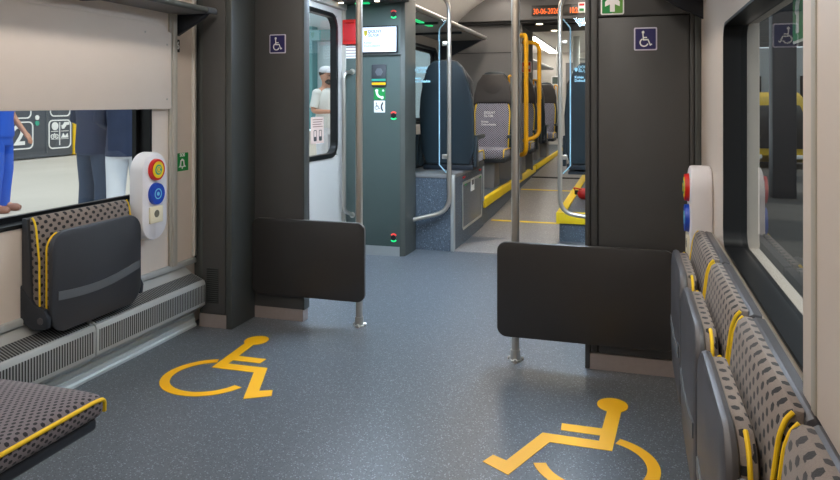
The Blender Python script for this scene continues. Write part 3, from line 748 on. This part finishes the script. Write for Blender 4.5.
# ================================================================== GLASS SCREENS WITH RAILS
def screen(sx, label_g, label_r, x_wall, x_edge, x_pole, Y):
    t = thing('glass_screen', label_g, 'glass partition', ((x_wall+x_edge)/2, Y, .63))
    d = 1 if x_edge > x_wall else -1
    out = [(x_wall, .70), (x_pole-d*.02, .66), (x_edge, .73), (x_edge, 1.87), (x_pole-d*.02, 1.95), (x_wall, 1.95)]
    out = [(x_wall, .66), (x_pole-d*.025, .66), (x_edge, .73), (x_edge, 1.87), (x_pole-d*.025, 1.95), (x_wall, 1.95)]
    MB().prism(out, 'y', Y-.004, Y+.004).build('pane', 'glass_part', t)
    m = MB(); m.tube([(x_pole-d*.025, Y, .665), (x_edge, Y, .73), (x_edge, Y, 1.87), (x_pole-d*.025, Y, 1.945)], .0055, 8); m.build('polished_edge', 'glass_edge', t)
    tx = -1.785 if sx < 0 else x_edge+.035
    m = MB(); m.prism([(tx+.0, 1.54), (tx, 1.52), (tx+.012, 1.505), (tx+.024, 1.52), (tx+.024, 1.54)], 'y', Y-.0055, Y-.004); m.build('emblem', 'etch', t)
    text('DOLNY', .030, 'etch', (tx+.03, Y-.005, 1.545), '-y', t, align='LEFT', bold=.001)
    text('ŚLĄSK', .030, 'etch', (tx+.03, Y-.005, 1.515), '-y', t, align='LEFT', bold=.001)
    text('Koleje', .028, 'etch', (tx, Y-.005, 1.462), '-y', t, align='LEFT', bold=.001)
    text('Dolnośląskie', .028, 'etch', (tx, Y-.005, 1.434), '-y', t, align='LEFT', bold=.001)
    t = thing('grab_rail', label_r, 'handrail', (x_pole, Y, .27))
    MB().tube(fillet([(x_pole-d*.30, Y-.02, 2.27), (x_pole, Y, 2.13), (x_pole, Y, .34), (x_wall, Y-.05 if sx < 0 else Y, .265)], .12), .0185, 16).build('tube', 'steel', t)
    m = MB()
    for z in (.8, 1.75): m.box(min(x_pole, x_pole-d*.06), max(x_pole, x_pole-d*.06), Y-.012, Y+.012, z-.02, z+.02, .004)
    m.build('glass_clamp', 'steel', t)
screen(-1, 'clear glass screen with etched lettering beside the grey-green column', 'steel rail bent towards the grey-green column', -1.77, -1.553, -1.468, 5.69)
screen(1, 'clear glass screen with etched lettering left of the right pillar', 'steel rail bent towards the right pillar', .10, -.488, -.572, 5.90)

# ================================================================== BOX UNDER THE FRONT LEFT SEAT
t = thing('equipment_box', 'blue speckled equipment box carrying the front left seat', 'box', (-1.9, 6.3, 0))
MB().box(-2.39, -1.44, 5.72, 6.965, 0, .622).build('body', 'plat', t)
m = MB()
m.box(-2.38, -1.43, 5.712, 6.97, .615, .645, .004); m.build('top_edge', 'mid_grey', t)
MB().box(-1.462, -1.428, 5.71, 5.745, 0, .645, .004).build('corner_strip', 'alu', t)
MB().box(-1.452, -1.432, 6.935, 6.972, 0.26, .645, .003).build('corner_strip', 'alu', t)
d = MB().box(-1.445, -1.434, 6.03, 6.86, .125, .545, .003).build('hatch', 'floor', t)
MB().frame('x', -1.438, -1.4305, 6.05, 6.84, .145, .525, .01, .022).build('hatch_frame', 'alu', d)
for y, z, c in ((6.06, .58, 'led_red'), (6.75, .585, 'led_red'), (6.12, .51, 'led_green'), (6.74, .515, 'led_green')):
    MB().box(-1.441, -1.429, y, y+.07, z, z+.014).build('lock_mark', 'red_sign' if c == 'led_red' else 'green_sign', t)
MB().box(-1.436, -1.4295, 6.36, 6.50, .43, .545).build('label_plate', 'white', d)
MB().box(-1.431, -1.4288, 6.39, 6.47, .485, .53).build('label_print', 'black_pl', d)

# ================================================================== HIGH-BACK SEATS
def highseat(kind, leg, H=1.0):
    """seat looking to +y, base at z=0, pedestal height leg"""
    t = thing('passenger_seat', 'x', 'seat', (0, 0, 0))
    L = leg; w0 = .245
    def rec(c):
        k = max(0, c.z-L-.08)
        return (c.x, c.y-.13*k+.02*(c.x/w0)**2*0, c.z)
    def outl(s, zb, zt):
        pts = [(-.20*s, zb), (-.245*s, zb+.12), (-.25*s, zb+.45), (-.235*s, zb+.60), (-.205*s, zt-.20), (-.165*s, zt-.07), (-.11*s, zt-.015), (-.05*s, zt)]
        return pts+[(-x, z) for x, z in reversed(pts)]
    fab = 'fabric_light'
    m = MB(); m.prism(outl(1.0, L+.02, L+.02+H), 'y', -.045, .02, .018, 3); m.warp(rec); m.build('back_shell', 'navy', t, 50)
    m = MB(); m.prism([(-.20, L+.08), (-.215, L+.55), (-.19, L+.66), (.19, L+.66), (.215, L+.55), (.20, L+.08)], 'y', .015, .075, .02, 3); m.warp(rec); m.build('backrest', fab, t, 50)
    m = MB(); m.prism([(-.235, L+.62), (-.232, L+.76), (-.20, L+H-.12), (-.13, L+H-.02), (.13, L+H-.02), (.20, L+H-.12), (.232, L+.76), (.235, L+.62), (.18, L+.655), (-.18, L+.655)], 'y', .012, .085, .022, 3); m.warp(rec); hr = m.build('headrest', 'leather', t, 50)
    m = MB(); m.ell((0, .07, L+H-.17), .17, .021, .13, 20); m.warp(rec); m.build('head_pillow', 'leather', hr, 60)
    for s in (-1, 1):
        m = MB(); m.tube(fillet([(s*.205, .07, L+.10), (s*.218, .07, L+.55), (s*.195, .07, L+.66)], .05), .007, 8); m.warp(rec); m.build('piping', 'piping', t)
    m = MB(); m.box(-.225, .225, .02, .50, L+.01, L+.125, .035, 4); m.build('seat_pad', fab, t, 60)
    m = MB(); m.box(-.235, .235, -.02, .47, L-.035, L+.02, .012); m.build('seat_frame', 'frame_dk', t)
    for s in (-1, 1):
        m = MB(); m.tube(fillet([(s*.225, .04, L+.115), (s*.225, .47, L+.12), (s*.225, .50, L+.03)], .04), .006, 8); m.build('piping', 'piping', t)
        m = MB(); m.prism([(-.03, L+.28), (.33, L+.28), (.34, L+.245), (-.02, L+.235)], 'x', s*.25-.018, s*.25+.018, .006); m.prism([(-.045, L), (.05, L), (.03, L+.26), (-.04, L+.26)], 'x', s*.255-.014, s*.255+.014, .004); m.build('armrest', 'navy', t)
    if leg > .1:
        m = MB(); m.prism([(.05, 0), (.40, 0), (.36, leg-.03), (.10, leg-.03)], 'x', -.10, .10, .01); m.build('pedestal', 'mid_grey', t)
    return t
def handle(t, s, L):
    m = MB(); m.tube(fillet([(s*.19, .0, L+.90), (s*.19, .05, L+1.0), (s*.25, .04, L+.98), (s*.258, .02, L+.72)], .04), .012, 10)
    m.warp(lambda c: (c.x, c.y-.13*max(0, c.z-L-.08), c.z)); return m.build('corner_handle', 'yellow_rail', t)
s1 = highseat('a', .036, .93); s1['label'] = 'navy-backed seat on the blue box, seen from behind'
s1.location = (-1.585, 6.12, .646)
s1b = dup(s1); s1b.location = (-2.13, 6.12, .646); s1b['label'] = 'navy-backed window seat on the blue box, mostly hidden by the column'
s2 = highseat('b', .33, 1.03); handle(s2, -1, .33)
s2['label'] = 'seat facing the viewer with pale lettering on its dotted backrest'
pts = [(-.10, 1, .0)]
L = .33
def seat_text(body, size, x, z, y):
    o = text(body, size, 'white', (x, y, z), '-y', s2, align='LEFT', bold=.0005, name='lettering')
    o.data.transform(Matrix.Rotation(PI, 4, 'Z')); return o
# local frame looks to +y, so lettering is turned round
for body, sz, x, z in (('DOLNY', .040, -.10, L+.54), ('ŚLĄSK', .040, -.10, L+.50), ('Koleje', .034, -.13, L+.43), ('Dolnośląskie', .034, -.13, L+.395)):
    seat_text(body, sz, x, z, -(.078-.13*(z-L-.08)))
s2.location = (-1.635, 8.45, .262); s2.rotation_euler = (0, 0, PI)
s3 = highseat('c', .33, 1.03); handle(s3, -1, .33)
def far(loc, rot, label):
    c = dup(s3); c.location = loc; c.rotation_euler = (0, 0, rot); c['label'] = label; return c
s3.location = (-1.55, 10.05, .262); s3.rotation_euler = (0, 0, PI); s3['label'] = 'seat just beyond the bulkhead edge, half hidden by the yellow rails'
far((-1.70, 11.6, .262), PI, 'dark seat with yellow grab handle right of the bent yellow rail')
far((-1.58, 13.2, .262), PI, 'farthest dark left-hand seat with a yellow grab handle')
far((-1.66, 12.05, .262), 0, 'navy-backed far seat beside the aisle')
sr = dup(s1); sr.location = (-.345, 6.62, .252); sr['label'] = 'navy-backed seat on the right step, behind the glass screen'
# give the right seat a frame to stand on
for ch in list(sr.children): pass
sr.location.z = .63
m = MB(); m.box(-.30, .1, 6.85, 7.15, .252, .33, .01); m.box(-.20, -.14, 6.85, 7.1, .33, .61); m.box(.0, .06, 6.85, 7.1, .33, .61); m.box(-.57, .10, 6.64, 7.1, .586, .612, .004)
o = m.build('seat_support', 'frame_dk'); tag(o, 'dark steel seat support under the navy seat on the right step', 'support')
t = thing('fire_extinguisher', 'red fire extinguisher lying low on the right step', 'fire extinguisher', (-.42, 7.4, .252))
MB().tube([(-.54, 7.42, .312), (-.525, 7.42, .312), (-.50, 7.42, .312), (-.28, 7.42, .312), (-.26, 7.42, .312)], [.02, .045, .058, .058, .03], 16).build('bottle', 'ext_red', t)
MB().box(-.57, -.53, 7.405, 7.435, .30, .345, .005).build('valve', 'black_pl', t)
MB().tube(fillet([(-.56, 7.42, .34), (-.58, 7.36, .38), (-.49, 7.36, .36)], .03), .008, 8).build('hose', 'ext_red', t)

# ================================================================== BULKHEAD, DISPLAY, FAR SALOON
m = MB(); m.box(-2.4, -1.36, 9.0, 9.06, .262, 2.45); m.box(-.30, .3, 9.0, 9.06, .252, 2.45); m.build('wall_bulkhead', 'mid_grey', kind='structure')
m = MB(); m.box(-2.4, .3, 8.86, 9.05, 2.30, 2.63, .004); m.build('wall_header', 'mid_grey', kind='structure')
m = MB(); m.box(-2.4, .3, 8.9, 9.3, 2.265, 2.302); m.box(-1.36, -.3, 9.06, 9.9, 2.25, 2.29); m.build('ceiling_soffit_and_shadow', 'darker', kind='structure')  # black front strip paints the shadow line under the header; passage ceiling behind
m = MB(); m.box(-2.4, -1.37, 8.992, 9.0, 1.90, 1.906); m.box(-1.45, -1.444, 8.992, 9.0, .262, 2.26); m.build('trim_17', 'darker', kind='structure')
for z in (1.66, 1.42):
    pass
for x, y in ((-1.13, 8.98), (-1.02, 9.7), (-.56, 8.98)):
    t = thing('downlight', 'round downlight under the display header, %s' % {(-1.13): 'leftmost', (-1.02): 'farther back', (-.56): 'rightmost'}[x], 'lamp', (x, y, 2.24), 'header downlights')
    zz = 2.264 if y < 9.2 else 2.249
    MB().cyl((x, y, zz+.002), (x, y, zz-.008), .05, n=18).build('rim', 'alu', t)
    MB().cyl((x, y, zz-.006), (x, y, zz-.011), .040, n=18).build('lens', 'spot', t)
t = thing('destination_display', 'orange dot-matrix date display on the header over the aisle', 'display', (-.92, 8.84, 2.33))
MB().box(-1.21, -.65, 8.835, 8.865, 2.345, 2.475, .004).build('casing', 'header', t)
text('30-06-2026', .098, 'led_orange', (-1.19, 8.834, 2.395), '-y', t, align='LEFT', bold=.001, sx=.70)
text('10:25', .098, 'led_orange', (-.745, 8.834, 2.395), '-y', t, align='LEFT', bold=.002, sx=.62)
t = thing('wc_indicator', 'small white occupancy sign with red and green marks beside the date display', 'sign', (-.52, 8.85, 2.36))
MB().box(-.635, -.545, 8.825, 8.862, 2.36, 2.49, .004).build('plate', 'white', t)
MB().box(-.622, -.56, 8.822, 8.827, 2.448, 2.475, .002).build('red_mark', 'red_sign', t)
MB().box(-.622, -.565, 8.822, 8.827, 2.385, 2.415, .002).build('green_mark', 'green_sign', t)
# left overhead rack in the middle saloon
t = thing('luggage_rack', 'glazed luggage rack over the left raised seats', 'luggage rack', (-2.1, 7.1, 2.0))
MB().box(-2.40, -1.82, 5.72, 8.85, 2.055, 2.07).build('shelf', 'mid_grey', t)
MB().tube([(-1.80, 5.72, 2.085), (-1.80, 8.86, 2.085)], .022, 12).build('front_rail', 'alu', t)
MB().prism([(-2.40, 1.78), (-2.40, 2.055), (-1.84, 2.055)], 'y', 8.80, 8.84).build('end_bracket', 'frame_dk', t)
for y in (6.7, 7.7): MB().box(-2.4, -1.84, y-.015, y+.015, 2.03, 2.056).build('bracket', 'frame_dk', t)
m = MB(); m.box(-2.03, -1.98, 5.9, 7.0, 2.045, 2.056); m.build('green_light', 'led_green', t)
# yellow rails
t = thing('grab_rail', 'tall yellow grab rail at the bulkhead edge', 'handrail', (-1.28, 8.9, .9))
MB().tube(fillet([(-1.37, 9.02, 2.12), (-1.28, 8.85, 2.11), (-1.28, 8.85, .62), (-1.37, 9.02, .58)], .09), .029, 14).build('tube', 'yellow_rail', t)
MB().cyl((-1.355, 9.02, 2.12), (-1.37, 9.02, 2.12), .04, n=14).build('mount', 'yellow_rail', t)
t = thing('grab_rail', 'bent yellow grab rail right of the tall yellow one', 'handrail', (-1.15, 9.2, .9))
MB().tube(fillet([(-1.345, 9.065, 2.04), (-1.16, 9.20, 2.03), (-1.16, 9.20, .82), (-1.345, 9.065, .76)], .1), .027, 14).build('tube', 'yellow_rail', t)
m = MB(); m.box(-2.4, -1.40, 10.35, 10.40, .262, 2.45); m.build('wall_far_partition', 'mid_grey', kind='structure')
t = thing('extinguisher_sign', 'red fire extinguisher sign behind the yellow rails', 'sign', (-1.42, 10.3, 1.7))
MB().box(-1.58, -1.42, 10.335, 10.352, 1.70, 1.86, .003).build('plate', 'white', t)
MB().box(-1.572, -1.428, 10.331, 10.337, 1.708, 1.852).build('field', 'red_sign', t)
m = MB(); m.rrect('y', 10.327, 10.332, -1.535, -1.50, 1.725, 1.80, .012); m.box(-1.527, -1.508, 10.327, 10.332, 1.80, 1.835); m.box(-1.47, -1.44, 10.327, 10.332, 1.75, 1.80); m.build('pictogram', 'white', t)
# end of the far saloon
p = struct('wall_end', (-1, 16.9, 0)); 
m = MB(); m.box(-2.4, .3, 16.9, 17.0, .0, 2.5); m.build('panel', 'ceil', p)
p = struct('door_5', (-1.05, 16.85, .26))
m = MB(); pieces(m, -1.5, -.6, 16.85, 16.89, .26, 2.2, []); m.build('door_leaf', 'mid_grey', p)
MB().box(-1.35, -.75, 16.84, 16.86, 1.0, 2.0, .02).build('glass', 'hall', p)
m = MB(); m.box(-1.02, -.90, 12.85, 12.95, .13, 2.45, .01); m.tube([(-1.0, 12.9, 2.05), (-.1, 12.9, 2.0)], .025, 10); m.build('trim_18', 'alu', kind='structure')
t = thing('luggage_rack', 'pale luggage rack in the far saloon on the right', 'luggage rack', (.0, 12.5, 2.0))
MB().box(-.32, .30, 9.6, 16.5, 2.02, 2.05).build('shelf', 'ceil', t)
MB().tube([(-.34, 9.6, 2.045), (-.34, 16.5, 2.045)], .025, 10).build('front_rail', 'alu', t)
t = thing('luggage_rack', 'pale luggage rack in the far saloon on the left', 'luggage rack', (-2.1, 13.5, 2.0))
MB().box(-2.40, -1.78, 10.5, 16.5, 2.02, 2.05).build('shelf', 'ceil', t)
MB().tube([(-1.77, 10.5, 2.045), (-1.77, 16.5, 2.045)], .025, 10).build('front_rail', 'alu', t)
t = thing('wall_monitor', 'small white framed screen at the far end of the aisle', 'screen', (-1.15, 14.5, 1.8))
MB().frame('y', 14.48, 14.52, -1.56, -1.38, 1.64, 1.78, .01, .025).build('casing', 'white', t)
MB().box(-1.56, -1.38, 14.49, 14.51, 1.64, 1.78).build('display', 'column', t)
MB().tube([(-1.47, 14.5, 1.80), (-1.47, 14.5, 2.45)], .012, 8).build('hanger', 'alu', t)

# ================================================================== OUTSIDE, LEFT
m = MB(); m.box(-14.0, -2.72, -20, 70, -.3, -.02); m.build('floor_platform', 'platform_stone', kind='structure')
t = thing('train', 'dark grey train with a big white 2 across the platform', 'train', (-13.6, 5, 0))
MB().box(-15.5, -12.9, -20, 13.74, .0, 4.0, .05).build('body', 'train_grey', t)
MB().box(-15.5, -12.895, 13.74, 14.9, 0, 4.0, .05).build('yellow_end', 'train_yellow', t)
MB().box(-12.92, -12.89, 12.92, 12.95, .1, 3.5).build('door_seam', 'strip', t)
def sgn(y0, y1, z0, z1):
    return MB().frame('x', -12.9, -12.885, y0+.03, y1-.03, z0+.03, z1-.03, .09, .028).build('sign_outline', 'white', t)
sgn(11.80, 12.55, .22, .84); sgn(12.98, 13.66, .18, .86); sgn(11.85, 12.5, .90, 1.5); sgn(13.02, 13.64, .93, 1.5)
text('2', .62, 'white', (-12.885, 12.17, .52), '+x', t, bold=.012, depth=.01)
for z, c in ((.92, 'white'), (.79, 'teal')):
    MB().prism(circ(12.66, z, .055, 16), 'x', -12.9, -12.885).build('status_dot', c, t)
m = MB(); m.box(-12.9, -12.885, 13.30, 13.32, .26, .8); m.box(-12.9, -12.885, 13.06, 13.26, .58, .595); m.box(-12.9, -12.885, 13.36, 13.58, .58, .595); m.box(-12.9, -12.885, 13.06, 13.58, .40, .41)
m.prism(circ(13.17, .71, .095, 20), 'x', -12.9, -12.885)
m.prism([(13.38, .64), (13.44, .64), (13.52, .73), (13.6, .73), (13.6, .80), (13.46, .80), (13.42, .74), (13.36, .72)], 'x', -12.9, -12.885)
for y in (13.10, 13.22): m.prism([(y+q[0], .47+q[1]) for q in arcband(0, 0, .035, .055, 0, 350)], 'x', -12.9, -12.885)
m.prism([(13.10, .47), (13.16, .55), (13.22, .47), (13.2, .46), (13.16, .52), (13.12, .46)], 'x', -12.9, -12.885)
m.prism([(13.36, .43), (13.42, .54), (13.47, .46), (13.55, .53), (13.57, .43)], 'x', -12.9, -12.885)
m.build('pictograms', 'white', t)
t = thing('station_hall', 'pale station hall with teal steel frame seen through the door glass', 'building', (-16, 32, 0))
MB().box(-30, -7.0, 31.8, 32.2, -.02, 7.2).build('wall', 'hall', t)
for x in (-18.0, -15.3, -12.6): MB().box(x-.35, x+.35, 31.2, 31.8, -.02, 5.0).build('post', 'teal_steel', t)
MB().box(-26, -8, 31.1, 31.8, 4.3, 4.8).build('beam', 'teal_steel', t)
MB().box(-26, -8, 31.1, 31.8, 6.0, 6.25).build('beam', 'alu', t)
m = MB(); m.prism([(20, 9.0), (33, 6.9), (33, 7.2), (20, 9.4)], 'x', -30, -6); m.build('roof', 'timber', t)
for x in range(-24, -6, 3): MB().prism([(20, 8.7), (32, 6.75), (32, 7.0), (20, 9.0)], 'x', x, x+.25).build('rafter', 'truss', t)
m = MB(); m.box(-20, -17.5, 31.1, 31.3, 3.3, 4.0); m.box(-16.9, -15.7, 31.1, 31.3, 3.4, 3.9); m.build('notice_board', 'timber', t)

# ================================================================== OUTSIDE, RIGHT
MB().box(.6, 30, -20, 70, -1.0, -.7).build('floor_yard', 'asphalt', kind='structure')
t = thing('train', 'yellow rail vehicle with a dark windscreen outside the right window', 'train', (4.3, 26, -.7))
MB().prism([(23.6, -.55), (22.9, -.3), (22.9, .35), (23.2, .75), (24.2, 1.35), (25.2, 1.6), (31, 1.6), (31, -.55)], 'x', 3.05, 5.2, .12, 3).build('body', 'train_yellow', t)
MB().prism([(22.84, -.1), (22.84, .35), (23.14, .78), (23.9, 1.18), (24.4, 1.18), (24.4, -.1)], 'x', 3.3, 4.95, .05).build('windscreen', 'gasket', t)
MB().box(3.0, 3.1, 25, 30, .5, 1.2).build('side_glazing', 'gasket', t)
for x in (3.45, 4.6): MB().box(x, x+.25, 22.82, 22.95, -.4, -.28, .02).build('headlamp', 'white', t)
t = thing('depot_building', 'pale depot building with dark windows beyond the yellow vehicle', 'building', (9, 40, -.7))
MB().box(3.6, 16, 33, 38, -.7, 3.6).build('wall', 'train_white', t)
MB().box(.8, 3.6, 54, 55, -.7, 6.5).build('wall', 'truss', t)
MB().box(9.2, 16, 4, 33, -.7, 4.0).build('wall', 'train_white', t)
for x in (4.6, 5.7, 6.8): MB().box(x, x+.7, 32.94, 33.05, .3, 2.4).build('window', 'gasket', t)
t = thing('hall_roof', 'dark steel hall roof with bright gaps outside the right window', 'roof', (7, 30, 4.5))
for k, y in enumerate(range(2, 54, 4)):
    MB().box(.9, 16, y, y+1.9, 5.6, 5.8).build('roof_panel', 'truss', t)
    MB().box(.9, 16, y+.1, y+.35, 4.9, 5.6).build('beam', 'truss', t)
    m = MB()
    for x in range(1, 15, 2): m.tube([(x, y+.2, 4.9), (x+1, y+.2, 5.6), (x+2, y+.2, 4.9)], .06, 6)
    m.build('bracing', 'truss', t)
o = MB().box(2.75, 3.2, 15.8, 16.2, -.7, 5.6, .02).build('reflection_bar', 'frame_dk'); tag(o, 'dark upright bar outside the right window, standing in for a pillar reflection', 'column')  # solid bar drawn where the window only reflects the dark pillar

# ================================================================== PEOPLE
def skin_mesh(chains, name, mat, parent, sub=2, off=(0, 0, 0)):
    """chains: list of lists of (point, rx, ry) or indices into shared names"""
    bm = bmesh.new(); lay = bm.verts.layers.skin.verify(); V = {}
    first = True
    for ch in chains:
        prev = None
        for it in ch:
            key, p, r = it if len(it) == 3 else (it[0], None, None)
            if key in V: v = V[key]
            else:
                v = bm.verts.new(Vector(p)+Vector(off)); v[lay].radius = r if isinstance(r, tuple) else (r, r); V[key] = v
                if first: v[lay].use_root = True; first = False
            if prev is not None and bm.edges.get((prev, v)) is None: bm.edges.new((prev, v))
            prev = v
    me = bpy.data.meshes.new(name); bm.to_mesh(me); bm.free()
    o = bpy.data.objects.new(name, me); COL.objects.link(o)
    a = o.modifiers.new('skin', 'SKIN'); a.use_smooth_shade = True
    b = o.modifiers.new('sub', 'SUBSURF'); b.levels = sub; b.render_levels = sub
    bpy.context.view_layer.update()
    m2 = bpy.data.meshes.new_from_object(o.evaluated_get(bpy.context.evaluated_depsgraph_get()))
    bpy.data.objects.remove(o); bpy.data.meshes.remove(me)
    m2.name = name; m2.materials.clear(); m2.materials.append(M[mat]); m2.shade_smooth()
    o = bpy.data.objects.new(name, m2); COL.objects.link(o); o.parent = parent
    return o
def person(label, loc, yaw, top, bottom, shoe='shoe', arms=None, coat=False, hat=None, beard=False, k=1.0):
    """stands at loc looking to local -y; arms: {side: (elbow, wrist)} in local metres"""
    t = thing('person', label, 'person')
    A = {}
    for s in (-1, 1):
        A[s] = (arms or {}).get(s, ((s*.27, .02, 1.12), (s*.28, -.04, .86)))
    pel = ('pel', (0, 0, .95), .095)
    ch = [[pel, ('belly', (0, -.005, 1.08), .095), ('chest', (0, 0, 1.27), .108), ('upch', (0, .01, 1.38), .09), ('neck', (0, .012, 1.485), .055),
           ('jaw', (0, -.012, 1.555), (.068, .062)), ('face', (0, -.012, 1.63), (.078, .088)), ('skull', (0, .005, 1.70), (.076, .088)), ('crown', (0, .01, 1.745), .045)],
          [('face',), ('nose', (0, -.112, 1.615), .014)]]
    for s in (-1, 1):
        e, wv = Vector(A[s][0]), Vector(A[s][1]); q = str(s)
        ch.append([('upch',), ('sh'+q, (s*.175, .01, 1.40), .062), ('el'+q, e, .042), ('wr'+q, wv, .029)])
        d = (wv-e).normalized(); side = d.cross(Vector((0, 0, 1)))
        side = side.normalized() if side.length > .1 else Vector((0, 1, 0)); nrm = d.cross(side)
        pm = wv+d*.075; ch.append([('wr'+q,), ('pm'+q, pm, (.026, .036))])
        for i, (o_, ln) in enumerate(((-.030, .066), (-.010, .078), (.010, .073), (.028, .058))):
            b0 = pm+side*o_+d*.020
            ch.append([('pm'+q,), ('f%d' % i+q, b0, .009), ('g%d' % i+q, b0+d*ln*.5+nrm*.010, .0085), ('h%d' % i+q, b0+d*ln*.85+nrm*.030, .0075)])
        th = wv+d*.03-side*.034
        ch.append([('pm'+q,), ('t0'+q, th+d*.03, .011), ('t1'+q, th+d*.065+nrm*.012, .009)])
        ch.append([('face',), ('ear'+q, (s*.085, .005, 1.63), .016)])
        ch.append([('pel',), ('hip'+q, (s*.095, 0, .88), .078), ('kn'+q, (s*.10, -.02, .50), .060), ('an'+q, (s*.105, .02, .09), .040), ('toe'+q, (s*.12, -.13, .04), .036)])
    body = skin_mesh(ch, 'body', 'skin', t)
    for s in (-1, 1):
        MB().ell((s*.032, -.088, 1.645), .013, .008, .008, 10)
    # clothes: rounded shells a little wider than the body, with sleeves and legs
    def loft(mb, rings, n=20):
        L = [[mb.bm.verts.new((cx+rx*math.cos(2*PI*k/n), cy+ry*math.sin(2*PI*k/n), z)) for k in range(n)] for cx, cy, z, rx, ry in rings]
        fs = [mb.bm.faces.new((A[k], A[(k+1) % n], B[(k+1) % n], B[k])) for A, B in zip(L, L[1:]) for k in range(n)]
        fs += [mb.bm.faces.new(list(reversed(L[0]))), mb.bm.faces.new(L[-1])]
        bmesh.ops.recalc_face_normals(mb.bm, faces=fs)
    hem = .80 if coat else .88
    m = MB(); loft(m, [(0, 0, hem, .186, .142), (0, 0, hem+.06, .188, .145), (0, 0, 1.08, .172, .135), (0, 0, 1.25, .196, .142), (0, .005, 1.36, .198, .128), (0, .01, 1.425, .150, .098), (0, .012, 1.47, .078, .074)])
    for s in (-1, 1):
        e, wv = Vector(A[s][0]), Vector(A[s][1]); a = Vector((s*.172, .01, 1.385))
        m.ell(a, .075, .078, .072, 14)
        if coat: P = [a, a.lerp(e, .5), e, e.lerp(wv, .5), e.lerp(wv, .97)]; R = [.072, .064, .058, .053, .046]
        else: P = [a, a.lerp(e, .45), a.lerp(e, .8)]; R = [.072, .066, .064]
        m.tube(P, R, 14)
    m.build('jacket' if coat else 'shirt', top, t, 60)
    m = MB(); loft(m, [(0, 0, .78, .15, .118), (0, 0, .86, .176, .13), (0, 0, 1.0, .160, .122)])
    for s in (-1, 1): m.tube([(s*.088, 0, .88), (s*.092, -.005, .76), (s*.102, -.02, .50), (s*.104, .0, .28), (s*.105, .02, .07)], [.095, .096, .080, .072, .074], 16)
    m.build('trousers', bottom, t, 60)
    for s in (-1, 1):
        m = MB(); m.tube([(s*.105, .075, .045), (s*.106, .03, .05), (s*.112, -.06, .045), (s*.12, -.14, .04), (s*.122, -.18, .035)], [.035, .048, .047, .046, .026], 12)
        m.warp(lambda c: (c.x, c.y, max(.0, c.z))); m.build('shoe', shoe, t)
    m = MB(); m.ell((0, .022, 1.695), .092, .108, .090, 16)
    m.warp(lambda c: (c.x, max(c.y, -.06-(c.z-1.70)*.2), max(c.z, 1.60))); m.build('hair', 'hair', t, 70)
    for s in (-1, 1): MB().ell((s*.031, -.096, 1.648), .012, .006, .008, 10).build('eye', 'black_pl', t)
    MB().ell((0, -.094, 1.572), .024, .006, .006, 10).build('mouth', 'red_sign', t)
    if beard: MB().ell((0, -.052, 1.565), .068, .055, .048, 14).build('beard', 'hair', t, 70)
    if hat:
        m = MB(); m.ell((0, .008, 1.725), .098, .116, .075, 18); m.warp(lambda c: (c.x, c.y, max(c.z, 1.695)))
        m.prism([(-.085, -.075), (-.06, -.175), (0, -.195), (.06, -.175), (.085, -.075)], 'z', 1.693, 1.703); m.build('cap', hat, t, 70)
    t.location = loc; t.scale = (k, k, k)
    t.rotation_euler = (0, 0, yaw)
    return t
GZ = -.02
pA = person('person in blue shirt and blue trousers on the platform, leftmost in the window', (-7.05, 6.38, GZ), 1.9, 'cl_blue', 'cl_blue', arms={1: ((.27, .0, 1.12), (.25, -.16, .92))})
pB = person('person in navy jacket and dark trousers outside the left window', (-4.83, 5.40, GZ), 3.0, 'cl_navy', 'cl_dark', coat=True, arms={-1: ((-.27, -.02, 1.12), (-.16, -.20, 1.02)), 1: ((.27, -.02, 1.12), (.16, -.2, 1.02))})
pC = person('person in dark jacket and white trousers outside the left window', (-4.30, 5.22, GZ), 3.75, 'cl_navy', 'cl_white', coat=True, arms={-1: ((-.24, -.04, 1.12), (-.14, -.2, 1.05)), 1: ((.24, -.04, 1.12), (.14, -.2, 1.05))})
pD = person('person in white cap and pale t-shirt looking right beyond the door glass', (-4.45, 9.78, GZ), 1.15, 'cl_tee', 'cl_white', hat='cl_white', beard=True, arms={1: ((.26, -.02, 1.12), (.16, -.26, 1.10)), -1: ((-.26, .0, 1.12), (-.14, -.27, 1.12))}, k=1.02)
